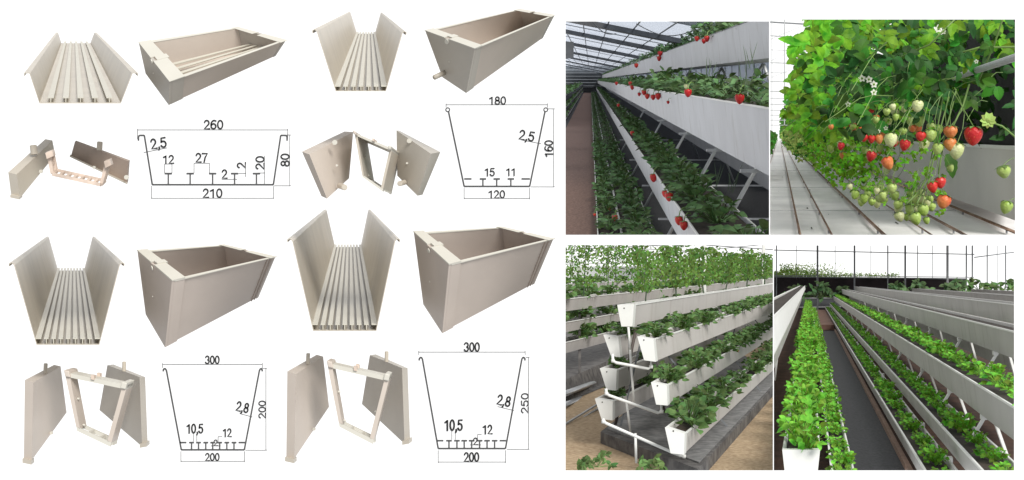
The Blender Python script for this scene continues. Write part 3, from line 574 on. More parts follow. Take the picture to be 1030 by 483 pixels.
# ---------------------------------------------------------------- scene one: strawberry troughs rising on the right (dim greenhouse)
d = D1
GY = 350
KS = [0.5, 1, 1.5, 2, 3, 4, 6, 8, 12, 18, 28]
b = MB(); d.sheet(b, -1500, GY, 1500, GY, KS); struct('ground', b, M['dark'], d)
b = MB(); d.sheet(b, -175, GY-3, 16, GY-3, KS); struct('path', b, M['pathred'], d)
G1 = 'white strawberry troughs on the right of the aisle'
trough(d, 'topmost white trough of the stack right of the red path', (292, -108, -36), 90, 0.7, 26, M['trough1'], side=1, group=G1, rimm=M['thin'])
trough(d, 'large white trough in the middle of the stack right of the red path', (179, 29, 101), 92, 0.7, 26, M['trough1'], group=G1)
trough(d, 'low white trough with bright rim below the large white trough', (140, 203, 266), 88, 0.7, 26, M['trough1'], group=G1)
trough(d, 'thin rimmed dark trough near the ground under the white troughs', (66, 320, 345), 66, 0.7, 26, M['dark'], group='ground level strawberry troughs', inset=5)
trough(d, 'ground trough bordering the red path on its right', (15, 318, 345), 48, 0.7, 26, M['dark'], group='ground level strawberry troughs', inset=4)
G1L = 'dark troughs on the left of the red path'
trough(d, 'dark upper trough left of the red path', (-185, 118, 172), 80, 1.2, 26, M['beam'], side=-1, rimm=M['steel'], group=G1L)
trough(d, 'dark middle trough left of the red path', (-182, 205, 245), 80, 1.2, 26, M['beam'], side=-1, rimm=M['steel'], group=G1L)
trough(d, 'dark lowest trough left of the red path', (-178, 285, 325), 80, 1.2, 26, M['beam'], side=-1, rimm=M['steel'], group=G1L)
trough(d, 'grey trough behind the slanted frame legs, partly hidden', (430, 40, 105), 80, 0.7, 26, M['trough1'], group='far side troughs', rimm=M['thin'])
trough(d, 'grey lower trough behind the slanted frame legs', (395, 190, 250), 80, 0.7, 26, M['trough1'], group='far side troughs', rimm=M['thin'])
PG = 'dark green strawberry plants in the stacked troughs'
PL1 = []
for (lab, dx, dy, size, k0, st) in (('strawberry plant in the topmost white trough', 314, -106, 36, 1.3, .2), ('strawberry plant in the large white middle trough', 206, 28, 37, 0.98, .17),
        ('strawberry plant in the low white trough', 176, 204, 35, 1.02, .13), ('strawberry plant in the thin rimmed ground trough', 100, 322, 31, 1.9, .15), ('strawberry plant beside the red path, right side', 40, 320, 27, 1.95, .15),
        ('strawberry plant in the dark upper trough left of the path', -218, 116, 52, 3.0, .28), ('strawberry plant in the dark middle trough left of the path', -208, 206, 36, 3.2, .4), ('strawberry plant in the dark lowest trough left of the path', -206, 286, 34, 3.4, .45),
        ('dark strawberry plant in the far side trough behind the legs', 440, 196, 46, 1.9, .22)):
    PL1 += plants(d, 'strawberry_clump', 'strawberry_plant', lab, 'strawberry plant', PG, dx, dy, size, k0, 4.8 if dx > 0 else 13, st if dx > 0 else st*2.2, 24)
# spiky grass blades
for i, (px, py, k) in enumerate(((748, 82, 1.05), (755, 60, 1.02), (713, 68, 1.3), (720, 180, 1.25), (735, 185, 1.2))):
    b = MB()
    for j in range(4):
        a = prnd.uniform(-.5, .9); b.leaf(d.at(px+prnd.uniform(-4, 4), py+10, k), Vector((a*.5, -.1, 1)), Vector((0, -1, .2)), prnd.uniform(16, 36)*d.s*k, .45*d.s*k, 5, 0, prnd.uniform(0, .7))
    o = obj('grass_blade_tuft', b, M['grassy'], dio=d); tag(o, ('long grass blades at the right end of the middle white trough' if i < 2 else 'thin grass blades sprouting from the middle white trough, left tuft' if i == 2 else 'thin drooping grass blades behind the low white trough'), 'grass tuft', 'grass tufts among strawberries' if i != 2 else None)
# A frames
for k in (1.12, 1.45, 1.9, 2.5, 3.3, 4.4):
    t = thing('trough_stand', d.w(300, GY, k), 'slanted steel legs under the white troughs', 'support frame', 'slanted leg frames under the white troughs', d)
    for (x0, y0, x1, y1) in ((330, -30, 120, GY), (330, -30, 480, GY)):
        b = MB(); b.tube([d.w(x0, y0, k), d.w(x1, y1, k)], 3.2*d.s, 8); obj('leg', b, M['steel'], t, True)
    for y, x0, x1 in ((104, 170, 410), (268, 130, 440)):
        b = MB(); b.bar(d.w(x0, y, k+.01), d.w(x1, y, k+.01), 4*d.s); obj('cross_bar', b, M['steel'], t)
# translucent side wall and end wall
b = MB(); d.ext(b, [(560, -95), (560, GY), (566, GY), (566, -95)], 0.7, 26); o = thing('greenhouse_side_wall', d.w(560, GY, 2), 'pale translucent greenhouse wall behind the white troughs', 'wall', None, d)
obj('wall_sheet', b, glassy('side_film', (0.60, 0.64, 0.70), 0.45), o)
for i in range(44):
    k = 0.95*1.05**i
    b = MB(); b.bar(d.w(556, -95, k), d.w(556, GY, k), 3.0*d.s); obj('wall_bar', b, M['thin'], o)
b = MB(); d.ext(b, [(556, 35), (556, 48), (550, 48), (550, 35)], 0.7, 26); obj('wall_rail', b, M['thin'], o)
t = thing('greenhouse_end_wall', d.w(0, GY, 26), 'grey end wall of the dim greenhouse at the end of the red path', 'wall', None, d)
b = MB(); d.ext(b, [(-760, -360), (700, -360), (700, GY), (-760, GY)], 26, 26.1); obj('wall_sheet', b, mat('end_film', (0.28, 0.30, 0.31), 0.7, 0.2, 0.05), t)
for i in range(13):
    b = MB(); y = -300+i*42; d.ext(b, [(-720, y), (560, y), (560, y+10), (-720, y+10)], 25.8, 25.9); obj('wall_rail', b, M['pale'] if i % 2 else M['beam'], t)
# roof
t = thing('greenhouse_roof', d.w(0, -150, 3), 'greenhouse roof of dark beams and pale glazing above the strawberry rows', 'roof', None, d)
def rl(x): return -205+0.2*x
b = MB(); d.ext(b, [(-700, rl(-700)-6), (560, rl(560)-6), (560, rl(560)-8), (-700, rl(-700)-8)], 0.6, 26); obj('glazing', b, M['pane'], t)
for k in (3.45, 4.5, 6.1, 8.4, 11, 14.5, 19, 24):
    b = MB(); b.hexa([d.w(-700, rl(-700), k), d.w(520, rl(520), k), d.w(520, rl(520)+17, k), d.w(-700, rl(-700)+17, k)], [d.w(-700, rl(-700), k+.1), d.w(520, rl(520), k+.1), d.w(520, rl(520)+17, k+.1), d.w(-700, rl(-700)+17, k+.1)]); obj('beam', b, M['beam'], t)
    for dk in (0.12, .2):
        b = MB(); b.bar(d.w(-700, rl(-700)-3, k*(1+dk)), d.w(520, rl(520)-3, k*(1+dk)), 3.2*d.s); obj('glazing_bar', b, M['thin'], t)
for x in (-480, -390, -300, -210, -120, -30, 60, 150, 240, 330, 420, 500):
    b = MB(); d.ext(b, [(x, rl(x)-4), (x+4, rl(x)-4), (x+4, rl(x)-1), (x, rl(x)-1)], 1.0, 26); obj('glazing_bar', b, M['thin'], t)
b = MB(); b.bar(d.at(655, 14, 3), d.at(735, 30, 3), 16*d.s, 22*d.s); obj('beam', b, M['beam'], t)
b = MB(); b.hexa([d.at(566, 42, 2.4), d.at(577, 42, 2.4), d.at(577, 58, 2.4), d.at(566, 60, 2.4)], [d.at(566, 42, 2.5), d.at(577, 42, 2.5), d.at(577, 58, 2.5), d.at(566, 60, 2.5)])
o = obj('hanging_box', b, M['beam'], dio=d); tag(o, 'dark blue box hanging below the roof at the left edge of the aisle', 'box')
def cable(px, py, qx, qy, k, sag, lab, r=.5):
    pts = [d.at(px+(qx-px)*i/8, py+(qy-py)*i/8+sag*math.sin(math.pi*i/8), k) for i in range(9)]
    b = MB(); b.tube(pts, r*d.s*k, 5); o = obj('hanging_cable', b, M['beam'], dio=d); tag(o, lab, 'cable')
cable(596, 22, 620, 34, 2.5, 5, 'thin cable sagging across the roof glazing, near the left corner')
cable(640, 24, 700, 30, 1.6, 9, 'thin cable sagging across the roof glazing near its dark corner')

# berries -----------------------------------------------------------------
def berry_mb(r, c, ln=1.25, ax=Vector((0, 0, -1)), n=12):
    b = MB(); b.lathe(c, [(0.01*r, .02*r), (.5*r, 0), (.84*r, .18*r), (.98*r, .5*r), (.97*r, .85*r), (.86*r, 1.2*r*ln/1.25), (.66*r, 1.55*r*ln/1.25), (.4*r, 1.85*r*ln/1.25), (.18*r, 1.99*r*ln/1.25), (.01*r, 2.04*r*ln/1.25)], n, ax); return b
def calyx_mb(r, c, ax):
    b = MB(); n = 7; q = Vector((0, 0, 1)).rotation_difference(ax)
    for i in range(n):
        a = 2*math.pi*i/n; dv = q @ Vector((math.cos(a), math.sin(a), -.12)); b.leaf(Vector(c)-ax*(.05*r), dv, -ax, r*1.25, r*.3, 4, 0, .42, .1)
    return b
def fruit(dio, parent, px, py, k, r, kind, tilt=0.0, stalk=None, cal=True):
    """berry whose middle is at px,py; r = half width in picture units"""
    s = dio.s*k; ax = Vector((math.sin(tilt), prnd.uniform(-.25, .1), -math.cos(tilt))).normalized(); c = dio.at(px, py, k)-ax*(r*s)
    o = obj('fruit', berry_mb(r*s, c, prnd.uniform(1.1, 1.4), ax), M[kind], parent, True)
    if cal: obj('calyx', calyx_mb(r*s, c, ax), M['stem'], o)
    if stalk:
        b = MB(); a = c; e = dio.at(stalk[0], stalk[1], k*1.01); L0 = (a-e).length; sw = prnd.uniform(-.16, .16)*L0; b.tube([a, a.lerp(e, .2)+Vector((sw*.7, 0, .05*L0)), a.lerp(e, .45)+Vector((sw, 0, .08*L0)), a.lerp(e, .75)+Vector((sw*.5, 0, .06*L0)), e], .26*s*min(1.6, max(1, r/5)), 5)
        obj('stalk', b, M['stem'], o)
    return o
def berries_on(dio, plist, spots, faces=None):
    for (px, py, r, kind) in spots:
        best = None
        for k, o in plist:
            c = o.location; qx = 515+c.x/c.y*FPX; qy = 241.5-c.z/c.y*FPX
            dist = math.hypot(qx-px, (qy-py)*0.7+3)
            if best is None or dist < best[0]: best = (dist, k, o)
        dist, k, o = best; kk = k*.95
        if faces:
            for key, fx in faces.items():
                if key in o['label']: kk = min(kk, fx/(px-dio.vx)*.97)
        c = dio.at(px, py-r, kk)
        mb = berry_mb(r*dio.s*kk, c, 1.3)
        me = mesh_of('fruit', mb, M[kind], True); inv = Matrix.LocRotScale(o.location, None, o.scale).inverted(); me.transform(inv)
        f = bpy.data.objects.new('fruit', me); COL.objects.link(f); f.parent = o; DIO_OF[f.name] = dio
        cb = calyx_mb(r*dio.s*kk, c, Vector((0, 0, -1))); u_ = r*dio.s*kk; cb.tube([c, c+Vector((.3*u_, .3*u_, 1.2*u_)), c+Vector((1.0*u_, 1.2*u_, 1.9*u_)), c+Vector((2.0*u_, 3*u_, 1.8*u_))], .13*u_, 5); me2 = mesh_of('calyx', cb, M['stem']); me2.transform(inv); g = bpy.data.objects.new('calyx', me2); COL.objects.link(g); g.parent = f; DIO_OF[g.name] = dio
berries_on(d, PL1, [(664, 54, 2.6, 'red'), (663, 59, 2.4, 'red'), (640, 66, 2.2, 'red'), (711, 39, 3, 'red'), (701, 39, 2.6, 'red'), (708, 41.5, 2.4, 'red'), (636, 88, 2.3, 'red'), (634, 84, 2, 'red'), (620, 84, 1.7, 'red'), (648, 93, 2.8, 'red'), (651, 97, 2.6, 'red'),
    (657, 98, 2.6, 'red'), (662, 97, 3.2, 'red'), (643, 95, 1.8, 'red'), (692, 93.5, 4, 'red'), (744, 99.5, 5, 'red'), (657.5, 179, 4, 'red'), (673, 198, 4.4, 'red'), (669, 195, 3.4, 'red'), (683, 222, 4.4, 'red'), (688, 227, 4.4, 'red'), (618.5, 219, 3, 'red'), (622, 106, 1.6, 'red'), (636, 134, 2.2, 'red'), (613, 210, 2.1, 'red'), (598, 216, 1.5, 'red'), (690, 87, 2.3, 'palegreen'), (606, 207, 1.5, 'palegreen'), (672, 103, 1.6, 'red')], {'topmost': 292, 'large white': 179, 'low white': 140})

# ---------------------------------------------------------------- scene two: close row of fruiting strawberries in a bright greenhouse
d = D2
G2 = 104
b = MB(); d.sheet(b, -900, G2, 1200, G2, [0.6, 1, 1.5, 2, 3, 5, 8, 14, 30]); struct('ground', b, M['gfloor'], d)
for i, (x, r) in enumerate(((-64, 1.3), (-33, 1.2), (20.5, 1.5), (52, 1.3), (104, 1.9), (151, 1.0), (184, 1.7), (240, 2.0))):
    t = thing('floor_rail', d.w(x, G2, 1.2), ['thin rusty floor rail nearest the left edge of the white floor', 'second thin floor rail from the left on white floor', 'brown floor rail left of centre on the white floor', 'brown floor rail in the middle of the white floor', 'thick brown floor rail right of the middle rail', 'thin rail running under the green berry cluster', 'brown rail right of the green berry cluster', 'rusty pipe rail running along the base of the white trough'][i], 'rail', 'heating rails on the white floor', d)
    b = MB(); b.tube([d.w(x, G2-5, .7), d.w(x, G2-5, 26)], r*.9*d.s, 8); obj('pipe', b, M['rust'], t, True)
    for k in (1.05, 1.3, 1.65, 2.15, 3):
        b = MB(); b.bar(d.w(x, G2, k), d.w(x, G2-5, k), 1.6*d.s); obj('support_foot', b, M['thin'], t)
for k in (1.35, 1.95, 2.9):
    b = MB(); b.bar(d.w(-70, G2-1.5, k), d.w(240, G2-1.5, k), 0.8*d.s); o = obj('sleeper_bar', b, M['pale'], dio=d); tag(o, 'thin cross bar lying under the floor rails', 'bar', 'cross bars on the white floor')
for i in range(60):
    b = MB()
rr = random.Random(5); b = MB()
for i in range(60):
    x = rr.uniform(-80, 230); k = rr.uniform(1, 4); w = rr.uniform(.4, 1.5); c = [d.w(x+w*math.cos(a)*rr.uniform(.5, 1.2), G2-.6, k+.012*w*math.sin(a)) for a in (0, 1.2, 2.5, 3.8, 5)]; b.add(c, [(0, 1, 2, 3, 4)])
stuff('fallen_debris', b, M['soil'], d)
t = trough(d, 'white growing trough behind the hanging strawberries', (240, 13, 88), 90, 0.7, 20, mat('white_trough_wall', (0.66, 0.64, 0.60), .5, .06, .12), group=None, inset=3, rimw=4)
# black block standing in for the shade in the cavity under the canopy
b = MB(); d.ext(b, [(246, -150), (330, -150), (330, 16), (246, 16)], 0.7, 18); stuff('cavity_shade_block', b, mat('cavity_shade_black', (0.008, 0.007, 0.008), .9, .5, .2), d)
b = MB(); b.tube([d.w(196, -64.5, .7), d.w(196, -64.5, 12)], 3.3*d.s, 10); o = obj('support_pipe', b, M['pale'], dio=d); tag(o, 'pale grey pipe running through the strawberry leaves above the berries', 'pipe')
b = MB(); b.tube([d.at(860, 70, 1.0), d.at(920, 18, 1.0)], .7*d.s, 6); o = obj('support_string', b, M['stem'], dio=d); tag(o, 'thin pale string slanting across the upper leaves', 'string')
# greenhouse frame behind
t = thing('greenhouse_frame', d.w(-5, G2, 5), 'thin grey greenhouse frame of posts and roof bars on the left of the leaves', 'frame', None, d)
for (px, w) in ((789, .9), (776.5, .6)):
    b = MB(); b.bar(d.at(px, 15, 6), d.at(px, 134, 6), w*d.s*6); obj('frame_post', b, M['pale'], t)
for i, (py, sl, w) in enumerate(((22, 3, 1.3), (35.5, 4, .9), (50, 2, .5), (63, 1.5, .9), (73, 1, .5), (82, 1, .8), (92, .5, .8), (99, .5, .6), (105, .3, .7), (111, .2, .6), (116, 0, .6), (121, 0, .6), (126, 0, .6))):
    b = MB(); b.bar(d.at(770, py, 6.05), d.at(850, py+sl*1.6, 6.05), w*6*d.s); obj('roof_bar', b, M['thin'] if w > 1 else M['pale'], t)
for (x0, y0, x1, y1) in ((774, 40, 812, 24), (774, 62, 812, 44), (776, 78, 806, 66)):
    b = MB(); b.bar(d.at(x0, y0, 6.1), d.at(x1, y1, 6.1), .4*6*d.s); obj('brace_wire', b, M['pale'], t)

rnd2 = random.Random(11)
def inpoly(x, y, poly):
    c = False
    for i in range(len(poly)):
        (x1, y1), (x2, y2) = poly[i], poly[i-1]
        if (y1 > y) != (y2 > y) and x < (x2-x1)*(y-y1)/(y2-y1)+x1: c = not c
    return c
CAN = [(16, -96), (30, -112), (42, -150), (80, -260), (330, -260), (330, -62), (236, -58), (200, -36), (150, -16), (112, 6), (60, 6), (30, -16)]   # cross section of the leaf canopy
def big_leaf(mb, c, s, rnd, out=0.0):
    """three toothed leaflets on a short stalk, facing roughly to the viewer"""
    dirx = Vector((rnd.uniform(-1, 1)-out, rnd.uniform(-.9, .1), rnd.uniform(-.9, .7))).normalized(); nr = Vector((rnd.uniform(-.6, .6)-out*.6, -1, rnd.uniform(.1, 1.1)))
    x = dirx.cross(nr).normalized()
    for a in (0, 1.15, -1.15):
        dd = (dirx*math.cos(a)+x*math.sin(a)); mb.leaf(c+dd*.08*s, dd, nr+dirx*rnd.uniform(-.3, .3), s*(1 if a == 0 else .86), s*.4, 12, .13, rnd.uniform(.15, .6), rnd.uniform(.1, .45))
def cells(k0, k1, n, ref, sz, mm, label, name='strawberry_plant'):
    b = {q: MB() for q in ('leafbr', 'leafmd', 'leafdk')}; s = d.s; ks = (k0+k1)/2
    t = thing(name, d.w(130, -40, ks), label, 'strawberry plant', 'tall fruiting strawberry plants of the bright greenhouse', d)
    i = 0
    while i < n:
        x = rnd2.uniform(10, 320); y = rnd2.uniform(-250, 0); k = rnd2.uniform(k0, k1)
        if not inpoly(x, y, ref): continue
        px, py = d.vx+x/k, d.vy+y/k
        if px > 1040 or py < 8: i += .35; continue
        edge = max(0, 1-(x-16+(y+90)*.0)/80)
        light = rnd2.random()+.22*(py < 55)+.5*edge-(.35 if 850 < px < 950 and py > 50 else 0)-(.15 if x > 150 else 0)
        q = 'leafbr' if light > .62 else 'leafmd' if light > .3 else 'leafdk'  # leaf tone picked by position: canopy light and shade painted into the colour
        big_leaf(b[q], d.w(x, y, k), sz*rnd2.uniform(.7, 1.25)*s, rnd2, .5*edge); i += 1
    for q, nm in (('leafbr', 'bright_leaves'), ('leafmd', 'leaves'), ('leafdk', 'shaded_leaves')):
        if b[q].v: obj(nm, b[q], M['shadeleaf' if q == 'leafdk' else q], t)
    bs = MB()
    for j in range(int(22*(1 if k0 < 2 else .6))):
        x = rnd2.uniform(60, 230); k = rnd2.uniform(k0, k1); y = rnd2.uniform(-90, -30)
        a = d.w(x, y, k); e = d.w(x+rnd2.uniform(-70, -5), y+rnd2.uniform(10, 60), k-.03); m = a.lerp(e, .5)+Vector((0, 0, rnd2.uniform(2, 10)*s))
        bs.tube([a, a.lerp(m, .6)+Vector((0, 0, 2*s)), m, m.lerp(e, .6), e], .4*s, 4)
    obj('runner_stems', bs, M['stem'], t)
    return t
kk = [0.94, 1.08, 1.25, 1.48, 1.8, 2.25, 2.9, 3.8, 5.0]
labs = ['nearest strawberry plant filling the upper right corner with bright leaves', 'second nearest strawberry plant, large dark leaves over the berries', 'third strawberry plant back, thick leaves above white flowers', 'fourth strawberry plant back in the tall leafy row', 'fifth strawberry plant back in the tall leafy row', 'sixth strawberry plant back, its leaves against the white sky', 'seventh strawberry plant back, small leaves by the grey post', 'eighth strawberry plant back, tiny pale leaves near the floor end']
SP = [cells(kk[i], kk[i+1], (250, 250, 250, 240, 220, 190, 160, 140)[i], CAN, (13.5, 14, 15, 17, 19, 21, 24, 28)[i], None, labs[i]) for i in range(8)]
# distant foliage masses
bf = MB(); bp = MB(); rnd = random.Random(21)
for i in range(2600):
    k = 2.2*(8**rnd.random()); x = rnd.uniform(16, 150); y = rnd.uniform(-30, 62)
    big_leaf(bp if rnd.random() < .7 else bf, d.w(x, y*(1 if x > 40 else .5), k), rnd.uniform(5, 9)*d.s*(1+.1*k), rnd)
for i in range(500):
    k = rnd.uniform(6, 24); x = rnd.uniform(16, 120); y = rnd.uniform(-180, 40); big_leaf(bf, d.w(x, y, k), 26*d.s, rnd)
for i in range(500):
    k = rnd.uniform(2.4, 14); x = rnd.uniform(-110, -12*2); y = rnd.uniform(-40, 85)*(1 if x < -35 else .6); big_leaf(bf, d.w(x-8, y+10, k), rnd.uniform(14, 20)*d.s, rnd)
stuff('distant_row_foliage', bp, M['leafyel'], d); stuff('distant_row_foliage', bf, M['leafmd'], d)
# hanging fruiting stems mid distance: small leaves, pale green berries
bh = MB(); 
for i in range(900):
    k = 1.55+1.9*rnd.random()**1.3; x = rnd.uniform(60, 190); y = rnd.uniform(-20, 78)*(1 if x > 80 else .8)
    big_leaf(bh, d.w(x, y, k), rnd.uniform(5, 9)*d.s, rnd)
obj('hanging_sprigs', bh, M['leafbr'], SP[4])
for i in range(74):
    k = 1.4+1.6*rnd.random(); x = rnd.uniform(75, 190); y = rnd.uniform(0, 78); px, py = d.vx+x/k, d.vy+y/k
    if py > 196 or px > 935: continue
    r_ = rnd.uniform(4.2, 6.4)/k; q = rnd.random(); kind = 'red' if q > .93 else 'orange' if q > .82 else 'green' if q > .45 else 'palegreen'
    fruit(d, SP[3 if k < 1.8 else 4 if k < 2.25 else 5], px, py, k, r_, kind, rnd.uniform(-.3, .3), (px+rnd.uniform(-6, 8), py-rnd.uniform(12, 28)), cal=r_ > 2.7)
# near fruits placed as in the photograph
near = [(979, 137, 9.2, 'red', (958, 92)), (956, 134, 7, 'orange', (962, 90)), (956, 146, 6.5, 'orange', (955, 92)), (962, 152, 7.6, 'palegreen', (960, 88)), (936, 137, 6.2, 'green', (948, 95)), (943, 150, 5.6, 'green', (946, 97)),
        (926, 138, 5.2, 'red', (936, 98)), (910, 146, 5.6, 'red', (925, 110)), (896, 141, 6.6, 'palegreen', (915, 108)), (908, 133, 4.2, 'green', (920, 108)), (923, 107, 5.8, 'palegreen', (918, 92)), (884, 140, 4.4, 'orange', (890, 118)),
        (869, 139, 4, 'red', (874, 120)), (876.5, 140, 4, 'red', (880, 120)), (876, 157, 5, 'red', (880, 140)), (893, 164, 6.2, 'orange', (900, 140)), (846, 147, 3.6, 'red', (850, 132)), (836, 128, 2.9, 'orange', (840, 118)), (881, 121, 3.6, 'green', (888, 108)), (892, 113, 4, 'green', (900, 102)), (898, 108, 3.6, 'palegreen', (905, 98)), (901, 118, 3.4, 'green', (910, 104)), (858, 128, 3.3, 'green', (862, 116)), (866, 131, 3, 'orange', (870, 118)),
        (946, 184, 5.6, 'red', (944, 150)), (938, 188, 5.4, 'red', (942, 152)), (949, 204, 7.2, 'orange', (946, 160)), (956, 169, 3.6, 'green', (948, 156)),
        (903, 207, 4.8, 'green', (912, 188)), (915, 211, 4.8, 'green', (918, 186)), (921, 220, 6, 'green', (922, 188)), (929, 212, 5.8, 'green', (930, 186)), (937, 209, 4.6, 'green', (934, 184)), (926, 201, 4.8, 'green', (932, 178)), (917, 202, 4, 'green', (926, 176)), (912, 219, 3.8, 'green', (918, 190)), (932, 222, 3.4, 'green', (930, 190)),
        (860, 196, 4.2, 'green', (872, 176)), (869, 200, 4.6, 'green', (878, 178)), (877, 204, 4, 'green', (884, 180)), (897, 190, 5.2, 'green', (902, 168)), (888, 197, 4, 'green', (894, 172)), (855, 188, 3, 'palegreen', (866, 172)), (882, 192, 3.2, 'palegreen', (890, 170)),
        (1010, 174, 7, 'green', (1026, 158)), (1012, 209, 6.5, 'green', (1028, 198))]
for i, (px, py, r_, kind, st) in enumerate(near):
    fruit(d, SP[0] if r_ > 5 and px > 900 else SP[1], px, py, 0.93 if r_ > 5 else 0.96, r_, kind, prnd.uniform(-.35, .35), st)
rq = random.Random(77)
for i in range(78):
    if i < 44: px = rq.uniform(846, 945); py = 108+rq.random()*58*(1-abs(px-893)/110); k = rq.uniform(.98, 1.12); r_ = rq.uniform(2.6, 5)*(0.75+(px-846)/220)
    elif i < 62: px = rq.gauss(920, 11); py = rq.gauss(208, 9); k = rq.uniform(.94, 1.0); r_ = rq.uniform(3, 5.4)
    else: px = rq.gauss(874, 12); py = rq.gauss(194, 7); k = rq.uniform(.98, 1.05); r_ = rq.uniform(2.5, 4.2)
    q = rq.random(); kind = ('red' if q > .9 else 'orange' if q > .8 else 'palegreen' if q > .4 else 'green') if i < 44 else ('palegreen' if q > .7 else 'green')
    fruit(d, SP[2] if i < 44 else SP[1], px, py, k, r_, kind, rq.uniform(-.4, .4), (px+rq.uniform(-2, 14), py-rq.uniform(12, 26)))
b = MB()
for i in range(230):
    px = rq.uniform(838, 950); py = rq.uniform(100, 176); 
    if i > 150: px, py = (rq.gauss(919, 13), rq.gauss(196, 12)) if i < 200 else (rq.gauss(872, 14), rq.gauss(184, 7))
    big_leaf(b, d.at(px, py, rq.uniform(.96, 1.12)), rq.uniform(2.5, 6)*d.s, rq)
obj('sepal_leaves', b, M['leafbr'], SP[2])
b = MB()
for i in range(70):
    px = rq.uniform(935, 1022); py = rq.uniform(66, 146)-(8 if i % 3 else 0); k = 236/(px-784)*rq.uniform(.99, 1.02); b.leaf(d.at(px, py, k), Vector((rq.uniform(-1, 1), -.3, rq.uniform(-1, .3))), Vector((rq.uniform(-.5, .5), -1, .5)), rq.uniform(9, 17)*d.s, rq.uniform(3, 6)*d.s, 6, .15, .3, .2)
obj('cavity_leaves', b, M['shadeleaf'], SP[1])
b = MB()
for (x0, y0, x1, y1, w) in ((955, 96, 935, 178, .8), (949, 96, 932, 180, .7), (962, 92, 944, 175, .8), (936, 178, 922, 205, .8), (934, 180, 942, 195, .8), (932, 180, 912, 205, .8), (975, 85, 958, 128, 1)):
    a, e = d.at(x0, y0, .95), d.at(x1, y1, .93); m = a.lerp(e, .5)+Vector((1.5*d.s*prnd.uniform(-2, 2), 0, 0)); b.tube([a, a.lerp(m, .5), m, m.lerp(e, .5), e], w*d.s*.95, 6)
obj('fruit_stem', b, M['stem'], SP[0], True)
b = MB()   # leaves in front with known place
for (px, py, s_, dx, dz, mm) in ((925, 62, 26, -.2, -1, 0), (917, 80, 24, -.6, -.8, 0), (880, 78, 26, -.3, -1, 0), (850, 95, 24, -.4, -1, 0), (872, 40, 24, -.5, -.6, 0), (948, 80, 24, -.1, -1, 0), (938, 130, 18, .35, -.9, 0), (953, 155, 24, .3, -1, 0), (968, 55, 26, .5, -.6, 0), (835, 40, 20, -.9, -.1, 1), (828, 62, 22, -.9, -.5, 1), (848, 30, 24, -.7, .2, 1), (822, 80, 19, -.8, -.4, 1), (816, 96, 17, -.9, -.5, 1)):
    (b).leaf(d.at(px, py, .99 if mm == 0 else 1.1), Vector((dx, -.25, dz)), Vector((.1, -1, .5)), s_*d.s, s_*.36*d.s, 9, .13, .3, .18)
obj('large_leaves', b, M['leafmd'], SP[1])
def flower(dio, px, py, k, r, parent, petm='petal', n=5):
    c = dio.at(px, py, k); b = MB(); s = r*dio.s*k
    for i in range(n):
        a = 2*math.pi*i/n+.4; b.leaf(c, Vector((math.cos(a), -.1, math.sin(a))), Vector((0, -1, .2)), s, s*.42, 3, 0, .1, .1)
    f = obj('flower', b, M[petm], parent); b = MB(); b.lathe(c+Vector((0, -.02*s, 0)), [(0.01, -.2*s), (.28*s, -.12*s), (.3*s, .1*s), (.01, .25*s)], 8, Vector((0, -1, 0))); obj('flower_centre', b, M['leafyel'], f)
for (px, py, r_) in ((867, 79, 4), (874, 80, 4), (879, 85, 4), (879, 93, 3.6), (853, 105, 3), (944, 29, 4.5), (949, 32, 3), (891, 129, 2.6), (982, 62, 2.5), (884, 132, 2)): flower(d, px, py, .97, r_, SP[2])
flower(d, 994, 121, .92, 8.5, SP[0], 'leafyel', 9)
b = MB(); b.tube([d.at(996, 123, .925), d.at(1008, 127, .925), d.at(1020, 137, .925), d.at(1030, 148, .925)], .9*d.s, 6); obj('fruit_stem', b, M['stem'], SP[0], True)
b = MB(); b.tube([d.at(960, 55, .97), d.at(985, 48, .96), d.at(1030, 47, .95)], 1.1*d.s, 6); b.tube([d.at(900, 60, .98), d.at(935, 45, .96), d.at(960, 20, .95)], .9*d.s, 6); b.tube([d.at(985, 80, .98), d.at(1000, 45, .96), d.at(1010, 15, .95)], .9*d.s, 6); obj('leaf_stalk', b, M['stem'], SP[0], True)

# ---------------------------------------------------------------- scene three: end of a stacked trough row with white drain pipes
d = D3
G3 = 215
def g3(px, py): return d.vx, d.vy
b = MB(); d.sheet(b, -3200, G3, 2200, G3, [0.7, 1, 1.4, 2, 3, 5, 8, 14, 40]); struct('ground', b, M['sand'], d)
b = MB(); d.sheet(b, -2600, G3-1, -500, G3-1, [1, 1.4, 2, 3, 5, 8, 14, 40]); struct('dark_ground_cover', b, M['slab'], d)
def kG(py, g=G3): return g/(py-d.vy)          # depth factor of a ground point seen at row py
def gp(px, py, h=0):                           # ground point seen at px,py raised by h
    k = kG(py); p = d.at(px, py, k); return p+Vector((0, 0, h*d.s))
